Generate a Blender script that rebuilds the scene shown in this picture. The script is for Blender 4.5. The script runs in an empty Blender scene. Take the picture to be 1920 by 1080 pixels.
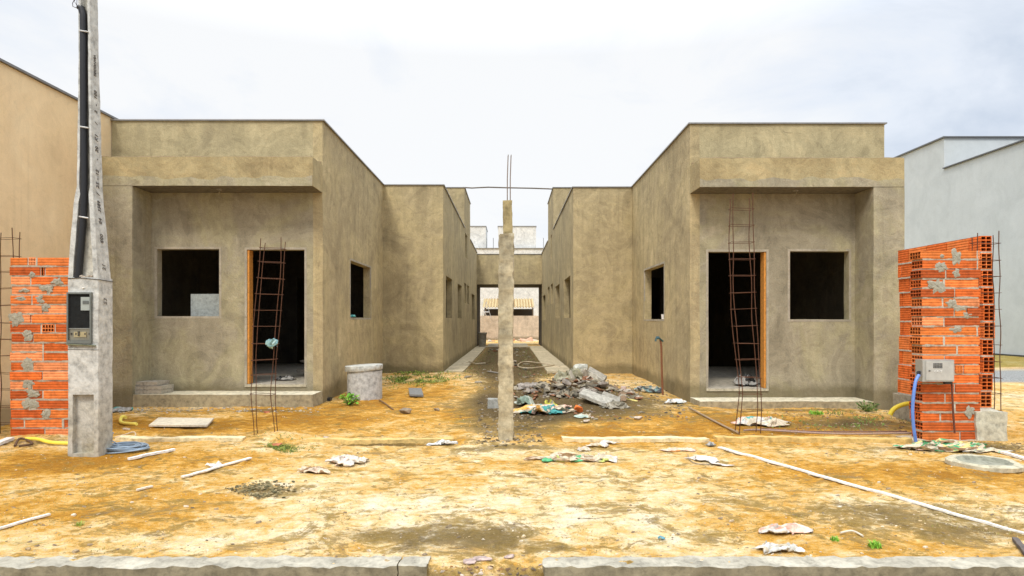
import bpy, bmesh, math, random
import numpy as np
from mathutils import Vector, Matrix, noise as mn
R = math.radians
C = bpy.context.scene
# ---------------------------------------------------------------- camera
H, F, VX, VY = 1.30, 1200.0, 957.0, 601.0      # eye height, focal length in px, vanishing point
cd = bpy.data.cameras.new('camera'); cam = bpy.data.objects.new('camera', cd); C.collection.objects.link(cam)
cam.location = (0, 0, H); cam.rotation_euler = (R(90), 0, 0)
cd.sensor_width = 36; cd.lens = 36 * F / 1920
cd.shift_x = (960 - VX) / 1920; cd.shift_y = (VY - 540) / 1920
cd.clip_start = 0.05; cd.clip_end = 3000
C.camera = cam
# ---------------------------------------------------------------- world, sun, exposure
SUN_EL, SUN_AZ = 50, 200                        # degrees; azimuth clockwise from +Y (behind the camera)
w = bpy.data.worlds.new('World'); C.world = w; w.use_nodes = True
nt = w.node_tree; N = nt.nodes; L = nt.links; N.clear()
wo = N.new('ShaderNodeOutputWorld'); bg = N.new('ShaderNodeBackground'); bg.inputs[1].default_value = 0.1
sky = N.new('ShaderNodeTexSky'); sky.sky_type = 'NISHITA'; sky.sun_disc = False
sky.sun_elevation = R(SUN_EL); sky.sun_rotation = R(SUN_AZ); sky.dust_density = 3
tc = N.new('ShaderNodeTexCoord'); mp = N.new('ShaderNodeMapping'); mp.inputs['Scale'].default_value = (1.0, 1.0, 2.6)
L.new(tc.outputs['Generated'], mp.inputs[0])
n1 = N.new('ShaderNodeTexNoise'); n1.inputs['Scale'].default_value = 2.4; n1.inputs['Detail'].default_value = 7; n1.inputs['Roughness'].default_value = .58; n1.inputs['Distortion'].default_value = .6
L.new(mp.outputs[0], n1.inputs[0])
dt = N.new('ShaderNodeVectorMath'); dt.operation = 'DOT_PRODUCT'; dt.inputs[1].default_value = Vector((-.16, .93, .24)).normalized()
L.new(tc.outputs['Generated'], dt.inputs[0])
ma = N.new('ShaderNodeMath'); ma.operation = 'MULTIPLY_ADD'; ma.inputs[1].default_value = 1.1; ma.inputs[2].default_value = -.99
L.new(dt.outputs['Value'], ma.inputs[0])
mb_ = N.new('ShaderNodeMath'); mb_.operation = 'ADD'; mb_.inputs[1].default_value = .25
mx0 = N.new('ShaderNodeMath'); mx0.operation = 'MAXIMUM'; mx0.inputs[1].default_value = -.12
L.new(ma.outputs[0], mx0.inputs[0])
L.new(n1.outputs[0], mb_.inputs[0]); mc = N.new('ShaderNodeMath'); mc.operation = 'ADD'
L.new(mx0.outputs[0], mc.inputs[0]); L.new(mb_.outputs[0], mc.inputs[1])
cr = N.new('ShaderNodeValToRGB'); L.new(mc.outputs[0], cr.inputs[0])
cr.color_ramp.elements[0].position = .40; cr.color_ramp.elements[0].color = (.60, .68, .80, 1)
cr.color_ramp.elements[1].position = .80; cr.color_ramp.elements[1].color = (.965, .975, .985, 1)
e = cr.color_ramp.elements.new(.60); e.color = (.82, .875, .96, 1)
sc_ = N.new('ShaderNodeVectorMath'); sc_.operation = 'SCALE'; sc_.inputs['Scale'].default_value = 8.2
L.new(cr.outputs[0], sc_.inputs[0])
mx = N.new('ShaderNodeMixRGB'); mx.inputs[0].default_value = .93
sx_ = N.new('ShaderNodeSeparateXYZ'); L.new(tc.outputs['Generated'], sx_.inputs[0])
eg = N.new('ShaderNodeMapRange'); eg.inputs['From Min'].default_value = .38; eg.inputs['From Max'].default_value = 1.0; eg.inputs['To Min'].default_value = 1.0; eg.inputs['To Max'].default_value = 3.1
L.new(sx_.outputs[2], eg.inputs['Value'])        # overcast sky: brightest overhead
zs = N.new('ShaderNodeVectorMath'); zs.operation = 'SCALE'; L.new(sc_.outputs[0], zs.inputs[0]); L.new(eg.outputs[0], zs.inputs['Scale'])
L.new(sky.outputs[0], mx.inputs[1]); L.new(zs.outputs[0], mx.inputs[2])
L.new(mx.outputs[0], bg.inputs[0]); L.new(bg.outputs[0], wo.inputs[0])
sl = bpy.data.lights.new('sun', 'SUN'); so = bpy.data.objects.new('sun', sl); C.collection.objects.link(so)
sl.energy = 1.5; sl.angle = R(12); sl.color = (1, .94, .84)
az, el = R(SUN_AZ), R(SUN_EL)
sd = Vector((math.sin(az) * math.cos(el), math.cos(az) * math.cos(el), math.sin(el)))
so.rotation_euler = sd.to_track_quat('Z', 'Y').to_euler(); so.location = (0, -20, 30)
C.view_settings.view_transform = 'Standard'; C.view_settings.look = 'None'
C.view_settings.exposure = 0.34; C.view_settings.gamma = 1
C.render.engine = 'CYCLES'; C.cycles.max_bounces = 6; C.cycles.diffuse_bounces = 3
try: C.cycles.use_denoising = True
except Exception: pass

# ---------------------------------------------------------------- materials
def new_mat(name):
    m = bpy.data.materials.new(name); m.use_nodes = True
    t = m.node_tree; b = t.nodes['Principled BSDF']; return m, t, b
def _n(t, typ, **k):
    n = t.nodes.new(typ)
    for a, v in k.items(): setattr(n, a, v)
    return n
def noise_n(t, vec, scale, detail=5, rough=.55, stretch=None, dist=0):
    if stretch:
        m = _n(t, 'ShaderNodeMapping'); m.inputs['Scale'].default_value = stretch
        t.links.new(vec, m.inputs[0]); vec = m.outputs[0]
    n = _n(t, 'ShaderNodeTexNoise'); n.inputs['Scale'].default_value = scale
    n.inputs['Detail'].default_value = detail; n.inputs['Roughness'].default_value = rough
    n.inputs['Distortion'].default_value = dist
    t.links.new(vec, n.inputs[0]); return n.outputs[0]
def ramp(t, fac, stops):
    r = _n(t, 'ShaderNodeValToRGB'); t.links.new(fac, r.inputs[0]); el = r.color_ramp.elements
    while len(el) < len(stops): el.new(.5)
    for i, (p, c) in enumerate(stops):
        el[i].position = p
        el[i].color = (c[0], c[1], c[2], 1) if hasattr(c, '__len__') else (c, c, c, 1)
    return r.outputs[0]
def mixc(t, fac, a, b, mode='MIX'):
    m = _n(t, 'ShaderNodeMixRGB', blend_type=mode)
    for i, v in ((0, fac), (1, a), (2, b)):
        if hasattr(v, 'links'): t.links.new(v, m.inputs[i])
        elif hasattr(v, '__len__'): m.inputs[i].default_value = (v[0], v[1], v[2], 1)
        else: m.inputs[i].default_value = v
    return m.outputs[0]
def mth(t, op, a, b=0.0, clamp=False):
    m = _n(t, 'ShaderNodeMath', operation=op); m.use_clamp = clamp
    for i, v in ((0, a), (1, b)):
        if hasattr(v, 'links'): t.links.new(v, m.inputs[i])
        else: m.inputs[i].default_value = v
    return m.outputs[0]
def bump(t, b, h, dist=.01, strength=1.0):
    n = _n(t, 'ShaderNodeBump'); n.inputs['Distance'].default_value = dist; n.inputs['Strength'].default_value = strength
    t.links.new(h, n.inputs['Height']); t.links.new(n.outputs[0], b.inputs['Normal'])
def pos(t):  return _n(t, 'ShaderNodeNewGeometry').outputs['Position']
def objc(t): return _n(t, 'ShaderNodeTexCoord').outputs['Object']

def plaster(name, cols, damp=True, fine=1.0, patch=1.0, seed=0.0, coarse=1.0, drips=False):
    m, t, b = new_mat(name); p = pos(t)
    off = _n(t, 'ShaderNodeMapping'); off.inputs['Location'].default_value = (seed, seed * .7, seed * .3); t.links.new(p, off.inputs[0]); q = off.outputs[0]
    big = noise_n(t, q, .9, 6, .6, dist=.8)
    c = ramp(t, big, [(.34, cols[0]), (.46, cols[1]), (.56, cols[2]), (.68, cols[3])])
    st = noise_n(t, q, 1.0, 4, .6, stretch=(5, 5, .55))
    c = mixc(t, .42 * patch, c, ramp(t, st, [(.3, .70), (.5, 1.0), (.72, 1.22)]), 'MULTIPLY')
    med = noise_n(t, q, 5.5, 7, .68, dist=.35)
    c = mixc(t, .5 * coarse, c, ramp(t, med, [(.32, .74), (.5, 1.0), (.68, 1.20)]), 'MULTIPLY')
    # edges of trowelled patches
    pt = noise_n(t, q, 1.15, 4, .55, dist=2.6)
    c = mixc(t, .9 * coarse, c, ramp(t, pt, [(.38, .84), (.395, .98), (.515, .98), (.53, 1.09), (.61, 1.07), (.62, .93)]), 'MULTIPLY')
    if drips:
        dr = noise_n(t, q, 1.0, 4, .7, stretch=(11, 11, .7)); wh = noise_n(t, q, 1.6, 2)
        c = mixc(t, mth(t, 'MULTIPLY', ramp(t, dr, [(.62, 0.0), (.70, .55)]), ramp(t, wh, [(.5, 0.0), (.62, 1.0)])), c, (.66, .56, .40))
    fn = noise_n(t, q, 55, 4, .75)
    c = mixc(t, .8 * fine, c, ramp(t, fn, [(.28, .76), (.5, 1.0), (.75, 1.24)]), 'MULTIPLY')
    # small dark stains with a shape of their own
    sp = noise_n(t, q, 2.3, 5, .7, dist=2.0)
    c = mixc(t, ramp(t, sp, [(.62, 0.0), (.74, .45 * coarse)]), c, (.13, .105, .06))
    ds = noise_n(t, q, 1.0, 3, .6, stretch=(16, 16, .45)); dm = noise_n(t, q, .8, 3)
    c = mixc(t, mth(t, 'MULTIPLY', ramp(t, ds, [(.57, 0.0), (.66, .22 * coarse)]), ramp(t, dm, [(.48, 0.0), (.6, 1.0)])), c, (.16, .135, .085))
    if damp:
        sx = _n(t, 'ShaderNodeSeparateXYZ'); t.links.new(p, sx.inputs[0])
        dn = noise_n(t, q, 1.4, 6, .65)
        hgt = mth(t, 'ADD', sx.outputs[2], mth(t, 'MULTIPLY', dn, -.42))
        c = mixc(t, ramp(t, hgt, [(0.0, .62), (.12, 0.0)]), c, (.13, .105, .05))
    t.links.new(c, b.inputs['Base Color']); b.inputs['Roughness'].default_value = .93
    b.inputs['Specular IOR Level'].default_value = .2
    hh = mth(t, 'ADD', mth(t, 'MULTIPLY', med, 1.0), mth(t, 'MULTIPLY', fn, .28))
    bump(t, b, hh, .022 * max(coarse, .3), .8)
    return m
def tinted(name, rough=.85, nscale=22, contrast=.3, bumpd=.003, wave=None, spec=.3, metal=0.0, trans=0.0):
    """colour comes from the per-face attribute 'tint', broken up by noise"""
    m, t, b = new_mat(name); q = objc(t)
    a = _n(t, 'ShaderNodeAttribute'); a.attribute_name = 'tint'
    c = a.outputs['Color']
    n = noise_n(t, q, nscale, 6, .7)
    c = mixc(t, 1.0, c, ramp(t, n, [(.3, 1 - contrast), (.5, 1.0), (.72, 1 + contrast * .8)]), 'MULTIPLY')
    h = n
    if wave:
        sx = _n(t, 'ShaderNodeSeparateXYZ'); t.links.new(q, sx.inputs[0])
        s = mth(t, 'SINE', mth(t, 'MULTIPLY', sx.outputs[2], wave))
        c = mixc(t, 1.0, c, ramp(t, mth(t, 'MULTIPLY_ADD', s, .5) if False else mth(t, 'ADD', mth(t, 'MULTIPLY', s, .5), .5), [(0, .80), (.35, 1.0), (1, 1.08)]), 'MULTIPLY')  # groove troughs tinted darker, their shade put into the colour
        h = mth(t, 'ADD', mth(t, 'MULTIPLY', n, .5), mth(t, 'MULTIPLY', s, .35))
    t.links.new(c, b.inputs['Base Color']); b.inputs['Roughness'].default_value = rough
    b.inputs['Specular IOR Level'].default_value = spec; b.inputs['Metallic'].default_value = metal
    if bumpd: bump(t, b, h, bumpd, .8)
    return m

GREY = ((.30, .265, .185), (.35, .31, .22), (.375, .335, .21), (.44, .385, .265))
TAN = ((.365, .295, .17), (.425, .345, .20), (.455, .37, .205), (.53, .43, .245))
WARM = ((.34, .265, .14), (.40, .32, .17), (.42, .345, .19), (.49, .375, .195))
M = {}
M['plaster_grey'] = plaster('grey_cement_plaster', GREY)
M['plaster_tan'] = plaster('tan_cement_plaster', TAN, seed=3.3)
M['plaster_warm'] = plaster('weathered_cement_plaster', WARM, seed=7.1, patch=.5, drips=True)
M['plaster_olive'] = plaster('olive_grey_plaster', ((.36, .305, .185), (.405, .345, .205), (.435, .37, .22), (.49, .405, .235)), seed=11.3, damp=False)
M['plaster_pale'] = plaster('pale_cement_patch', ((.36, .32, .25), (.39, .35, .27), (.42, .37, .28), (.46, .41, .32)), damp=False, seed=1.9, patch=.5)
M['beige_paint'] = plaster('beige_wall_paint', ((.74, .55, .32), (.78, .59, .345), (.80, .61, .365), (.83, .65, .40)), fine=.3, patch=.25, seed=5, coarse=.3)
M['stained_render'] = plaster('stained_beige_render', ((.42, .35, .27), (.50, .42, .33), (.55, .46, .36), (.58, .49, .39)), seed=2.2)
M['white_paint'] = plaster('white_wall_paint', ((.60, .60, .57), (.66, .66, .63), (.70, .70, .67), (.74, .74, .71)), damp=False, fine=.3, patch=.2)
M['bluegrey_paint'] = plaster('pale_grey_wall_render', ((.52, .56, .57), (.55, .59, .60), (.57, .61, .62), (.59, .63, .64)), damp=False, fine=.4, patch=.15, coarse=.15)
M['shaded_raw'] = plaster('bare_wall_painted_shade', ((.05, .045, .035), (.07, .06, .045), (.08, .07, .05), (.10, .085, .06)), damp=False)  # bare wall tone sunk far darker: indoor shade put into the colour
M['concrete'] = tinted('rough_concrete', .95, 14, .45, .014)
M['brick'] = tinted('hollow_clay_brick', .88, 15, .36, .006, wave=210)
M['mortar'] = tinted('mortar', .97, 30, .35, .01)
M['metal'] = tinted('sheet_metal', .42, 12, .15, .001, spec=.5, metal=.6)
M['rust'] = tinted('rusted_steel', .8, 60, .45, .001)
M['cloth'] = tinted('litter_surface', .85, 24, .5, .006)
M['plastic'] = tinted('plastic_surface', .45, 18, .14, .001, spec=.5)
M['wood'] = tinted('weathered_wood', .85, 25, .35, .004)
M['leaf'] = tinted('leaf_surface', .6, 30, .35, 0)
M['stone'] = tinted('rubble_surface', .95, 16, .5, .015)

# ---------------------------------------------------------------- noise and ground height
def _hash(ix, iy, s):
    h = (ix.astype(np.int64) * 374761393 + iy.astype(np.int64) * 668265263 + s * 1274126177) & 0xffffffff
    h = ((h ^ (h >> 13)) * 1274126177) & 0xffffffff
    return ((h ^ (h >> 16)) & 0xffff) / 65535.0
def vnoise(x, y, s=0):
    ix = np.floor(x); iy = np.floor(y); fx = x - ix; fy = y - iy
    fx = fx * fx * (3 - 2 * fx); fy = fy * fy * (3 - 2 * fy)
    a = _hash(ix, iy, s); b = _hash(ix + 1, iy, s); c = _hash(ix, iy + 1, s); d = _hash(ix + 1, iy + 1, s)
    return (a * (1 - fx) + b * fx) * (1 - fy) + (c * (1 - fx) + d * fx) * fy
def fbm(x, y, s=0, o=4, g=.5):
    v = 0; a = 1; n = 0
    for i in range(o):
        v = v + a * vnoise(x, y, s + i * 17); n += a; a *= g; x = x * 2.03 + 5.1; y = y * 2.03 + 1.7
    return v / n
def sstep(a, b, x):
    t = np.clip((x - a) / (b - a), 0, 1); return t * t * (3 - 2 * t)
def bell(x, y, cx, cy, rx, ry):
    return np.exp(-(((x - cx) / rx) ** 2 + ((y - cy) / ry) ** 2))
MOUNDS = [(1.06, 10.6, .85, .85, .24), (.55, 9.6, .6, .5, .05), (-2.55, 7.1, .30, .16, .045), (2.7, 7.1, .3, .15, .03),
          (4.7, 6.72, .6, .12, .03), (-.05, 6.75, .4, .25, .03), (-1.9, 4.83, .22, .1, .03), (-5.0, 6.9, .5, .2, .03),
          (4.4, 8.5, .7, .5, .04), (1.45, 12.3, 1.0, .7, .06), (-1.45, 6.77, .75, .055, -.045), (-.75, 6.77, .5, .05, -.03), (-2.0, 14.4, .9, .3, .05)]
def gz(x, y):
    x = np.asarray(x, float); y = np.asarray(y, float)
    z = .07 * sstep(10, 15, y) * (1 - sstep(4, 7, np.abs(x)))
    z = z + .018 * sstep(6.82, 6.93, y) * (1 - sstep(5.2, 5.8, np.abs(x)))
    z = z - .03 * sstep(2.6, 3.4, x) * sstep(7.5, 8.5, y) * (1 - sstep(6.5, 7.5, x))
    amp = 1 - sstep(18, 60, np.hypot(x, y))
    det = .050 * (fbm(x * .9, y * .9, 3, 3) - .5) + .034 * (fbm(x * 4, y * 4, 9, 4, .6) - .5) + .024 * (fbm(x * 17, y * 17, 21, 3, .75) - .5)
    z = z + det * amp
    for cx, cy, rx, ry, h in MOUNDS:
        z = z + bell(x, y, cx, cy, rx, ry) * h * (.7 + .6 * fbm(x * 6, y * 6, 5, 3))
    # rough soil strip up the middle passage
    mid = np.exp(-(x / .6) ** 2) * sstep(6.6, 7.5, y) * (1 - sstep(28, 30, y))
    z = z + mid * .05 * (fbm(x * 8, y * 8, 33, 3, .7) - .5)
    # flatten to the kerb top and drop to the gutter in front of it
    k = 1 - sstep(3.55, 4.1, y); z = z * (1 - k) + k * (-.012 + .010 * (fbm(x * 9, y * 9, 41, 3) - .5))
    gap = sstep(-.50, -.38, x) * (1 - sstep(.10, .22, x))
    gx = 1 - sstep(3.14, 3.55, y); dk = 1 - sstep(3.36, 3.44, y)
    z = z - .15 * (gap * gx + (1 - gap) * dk) + gap * gx * .04 * (fbm(x * 14, y * 14, 51, 3) - .5)
    return z
GRX = np.arange(-11, 11.01, .05); GRY = np.concatenate([np.arange(2.5, 16, .04), np.arange(16, 46, .25)])
GRZ = gz(*np.meshgrid(GRX, GRY)).tolist(); GRX = GRX.tolist(); GRY = GRY.tolist()
import bisect
def g(x, y):
    i = min(max(bisect.bisect(GRX, x) - 1, 0), len(GRX) - 2); j = min(max(bisect.bisect(GRY, y) - 1, 0), len(GRY) - 2)
    u = min(max((x - GRX[i]) / (GRX[i + 1] - GRX[i]), 0), 1); v = min(max((y - GRY[j]) / (GRY[j + 1] - GRY[j]), 0), 1)
    return (GRZ[j][i] * (1 - u) + GRZ[j][i + 1] * u) * (1 - v) + (GRZ[j + 1][i] * (1 - u) + GRZ[j + 1][i + 1] * u) * v
def at(px, py, Y): return Vector(((px - VX) / F * Y, Y, H - (py - VY) / F * Y))
def on(px, py):
    z = 0.0
    for i in range(6):
        Y = (H - z) * F / (py - VY); X = (px - VX) / F * Y; z = g(X, Y)
    return Vector((X, Y, z))

# ---------------------------------------------------------------- mesh builder
def wob(p, a=.006):
    v = mn.noise_vector(p * 1.3) * a + mn.noise_vector(p * 5.0) * a * .45
    return p + v
class MB:
    def __init__(s): s.v = []; s.f = []; s.t = []; s.key = {}
    def vert(s, p, merge=False):
        p = Vector(p)
        if merge:
            k = (round(p.x, 4), round(p.y, 4), round(p.z, 4))
            if k in s.key: return s.key[k]
            s.key[k] = len(s.v)
        s.v.append(p); return len(s.v) - 1
    def face(s, pts, tint=(1, 1, 1), merge=False):
        ids = []
        for p in pts:
            i = s.vert(p, merge)
            if i not in ids: ids.append(i)
        if len(ids) >= 3: s.f.append(ids); s.t.append(tint)
    def box(s, a, b, tint=(1, 1, 1), mat=None, jit=0, rnd=random):
        (x0, y0, z0), (x1, y1, z1) = a, b
        P = [Vector(p) for p in ((x0, y0, z0), (x1, y0, z0), (x1, y1, z0), (x0, y1, z0), (x0, y0, z1), (x1, y0, z1), (x1, y1, z1), (x0, y1, z1))]
        if jit: P = [p + Vector((rnd.uniform(-jit, jit), rnd.uniform(-jit, jit), rnd.uniform(-jit, jit))) for p in P]
        if mat is not None: P = [mat @ p for p in P]
        o = len(s.v); s.v += P
        for q in ((0, 3, 2, 1), (4, 5, 6, 7), (0, 1, 5, 4), (1, 2, 6, 5), (2, 3, 7, 6), (3, 0, 4, 7)):
            s.f.append([o + i for i in q]); s.t.append(tint)
    def loft(s, rings, tint=(1, 1, 1), cap=True):
        o = len(s.v); n = len(rings[0])
        for r in rings: s.v += [Vector(p) for p in r]
        for i in range(len(rings) - 1):
            for j in range(n):
                a = o + i * n + j; b = o + i * n + (j + 1) % n
                s.f.append([a, b, b + n, a + n]); s.t.append(tint)
        if cap:
            s.f.append([o + j for j in range(n)][::-1]); s.t.append(tint)
            s.f.append([o + (len(rings) - 1) * n + j for j in range(n)]); s.t.append(tint)
    def tube(s, pts, r, tint=(1, 1, 1), n=8, flat=1.0):
        pts = [Vector(p) for p in pts]; rings = []; up = None
        for i, p in enumerate(pts):
            d = (pts[min(i + 1, len(pts) - 1)] - pts[max(i - 1, 0)]).normalized()
            if up is None: up = d.orthogonal().normalized()
            up = (up - d * up.dot(d)); up = up.normalized() if up.length > 1e-5 else d.orthogonal().normalized()
            sd_ = d.cross(up); rr = r[i] if hasattr(r, '__len__') else r
            rings.append([p + (up * math.cos(a) + sd_ * math.sin(a)) * rr for a in [k * 2 * math.pi / n for k in range(n)]])
        s.loft(rings, tint)
    def disc_ring(s, c, rs_z, tint=(1, 1, 1), n=32, jit=0, rnd=random):
        """lathe: list of (radius, z)"""
        o = len(s.v)
        for (r, z) in rs_z:
            for k in range(n):
                a = k * 2 * math.pi / n; q = r * (1 + rnd.uniform(-jit, jit))
                s.v.append(Vector((c[0] + q * math.cos(a), c[1] + q * math.sin(a), c[2] + z)))
        for i in range(len(rs_z) - 1):
            for k in range(n):
                a = o + i * n + k; b = o + i * n + (k + 1) % n
                s.f.append([a, b, b + n, a + n]); s.t.append(tint)
        s.f.append([o + k for k in range(n)][::-1]); s.t.append(tint)
        s.f.append([o + (len(rs_z) - 1) * n + k for k in range(n)]); s.t.append(tint)
    def chunk(s, c, size, tint, rnd, rot=None, n=14, flat=1):
        bm = bmesh.new()
        for i in range(n):
            p = Vector((rnd.uniform(-1, 1), rnd.uniform(-1, 1), rnd.uniform(-1, 1)))
            m = max(abs(p.x), abs(p.y), abs(p.z)); p = p / m * rnd.uniform(.8, 1)
            bm.verts.new((p.x * size[0] / 2, p.y * size[1] / 2, p.z * size[2] / 2))
        r = bmesh.ops.convex_hull(bm, input=bm.verts)
        loose = [v for v in bm.verts if not v.link_faces]
        bmesh.ops.delete(bm, geom=loose, context='VERTS')
        bmesh.ops.bevel(bm, geom=list(bm.edges), offset=min(size) * .06, segments=1, affect='EDGES')
        mt = Matrix.Translation(Vector(c)) @ (rot or Matrix.Identity(4))
        bm.verts.ensure_lookup_table(); o = len(s.v)
        for i, v in enumerate(bm.verts): v.index = i; s.v.append(mt @ v.co)
        for f in bm.faces: s.f.append([o + v.index for v in f.verts]); s.t.append(tint)
        bm.free()
    def sub_faces(s, n=1): pass
    def build(s, name, mat, parent=None, smooth=False, wobble=0.0, angle=35):
        vs = s.v
        if wobble: vs = [wob(p, wobble) for p in vs]
        if parent is not None: o0 = Vector(parent['_base']) if '_base' in parent else Vector((0, 0, 0)); rel = o0
        else:
            xs = [p.x for p in vs]; ys = [p.y for p in vs]; zs = [p.z for p in vs]
            o0 = Vector(((min(xs) + max(xs)) / 2, (min(ys) + max(ys)) / 2, min(zs))); rel = o0
        me = bpy.data.meshes.new(name); me.from_pydata([tuple(p - rel) for p in vs], [], s.f)
        if parent is None or True:
            bm = bmesh.new(); bm.from_mesh(me); bmesh.ops.recalc_face_normals(bm, faces=bm.faces); bm.to_mesh(me); bm.free()
        ca = me.color_attributes.new('tint', 'FLOAT_COLOR', 'CORNER')
        buf = []
        for f, tn in zip(s.f, s.t): buf += [tn[0], tn[1], tn[2], 1.0] * len(f)
        if len(buf) == len(ca.data) * 4: ca.data.foreach_set('color', buf)
        me.materials.append(mat)
        if smooth:
            me.polygons.foreach_set('use_smooth', [True] * len(me.polygons)); me.set_sharp_from_angle(angle=R(angle))
        me.update()
        o = bpy.data.objects.new(name, me); C.collection.objects.link(o)
        if parent is not None:
            o.parent = parent; o['_base'] = tuple(rel)
        else:
            o.location = o0; o['_base'] = tuple(o0)
        return o
def tag(o, label=None, cat=None, group=None, kind=None):
    if label: o['label'] = label
    if cat: o['category'] = cat
    if group: o['group'] = group
    if kind: o['kind'] = kind
    return o
def thing(name, label, cat, loc, group=None):
    o = bpy.data.objects.new(name, None); C.collection.objects.link(o); o.location = loc; o['_base'] = tuple(loc)
    o.empty_display_size = .2
    return tag(o, label, cat, group)
def cuts(vals, step):
    vs = sorted(set(round(v, 4) for v in vals)); out = []
    for a, b in zip(vs, vs[1:]):
        n = max(1, int(math.ceil((b - a) / step)))
        out += [a + (b - a) * i / n for i in range(n)]
    return out + [vs[-1]]
def wall(mb, o, u, n, length, z0, z1, th, ops=(), step=.14, tint=(1, 1, 1)):
    """outer face through o along u; n = outward normal; ops = (u0,u1,z0,z1) openings cut right through"""
    o = Vector(o); u = Vector(u); n = Vector(n)
    us = [0, length]; zs = [z0, z1]
    for a, b, c, d in ops: us += [a, b]; zs += [c, d]
    us = cuts(us, step); zs = cuts(zs, step)
    us = [x for x in us if -1e-6 <= x <= length + 1e-6]; zs = [z for z in zs if z0 - 1e-6 <= z <= z1 + 1e-6]
    def solid(i, j):
        if i < 0 or j < 0 or i >= len(us) - 1 or j >= len(zs) - 1: return False
        cu = (us[i] + us[i + 1]) / 2; cz = (zs[j] + zs[j + 1]) / 2
        return not any(a < cu < b and c < cz < d for a, b, c, d in ops)
    P = lambda uu, zz, d: Vector((o.x, o.y, 0)) + u * uu - n * d + Vector((0, 0, zz))
    for i in range(len(us) - 1):
        for j in range(len(zs) - 1):
            if not solid(i, j): continue
            a, b, c, d = us[i], us[i + 1], zs[j], zs[j + 1]
            mb.face([P(a, c, 0), P(b, c, 0), P(b, d, 0), P(a, d, 0)], tint, True)
            mb.face([P(a, c, th), P(a, d, th), P(b, d, th), P(b, c, th)], tint, True)
            if not solid(i - 1, j): mb.face([P(a, c, 0), P(a, d, 0), P(a, d, th), P(a, c, th)], tint, True)
            if not solid(i + 1, j): mb.face([P(b, c, 0), P(b, c, th), P(b, d, th), P(b, d, 0)], tint, True)
            if not solid(i, j - 1): mb.face([P(a, c, 0), P(a, c, th), P(b, c, th), P(b, c, 0)], tint, True)
            if not solid(i, j + 1): mb.face([P(a, d, 0), P(b, d, 0), P(b, d, th), P(a, d, th)], tint, True)
def gbox(mb, a, b, step=.14, tint=(1, 1, 1), skip=()):
    """box with gridded faces, so it can be wobbled"""
    ax = [cuts([a[i], b[i]], step) for i in range(3)]
    for d in range(3):
        e, f = [k for k in range(3) if k != d]
        for side, w_ in ((0, a[d]), (1, b[d])):
            if (d, side) in skip: continue
            for i in range(len(ax[e]) - 1):
                for j in range(len(ax[f]) - 1):
                    q = []
                    for (ii, jj) in ((i, j), (i + 1, j), (i + 1, j + 1), (i, j + 1)):
                        p = [0, 0, 0]; p[d] = w_; p[e] = ax[e][ii]; p[f] = ax[f][jj]; q.append(p)
                    mb.face(q, tint, True)
def mirror_lab(s): return 'left' if s < 0 else 'right'

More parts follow.
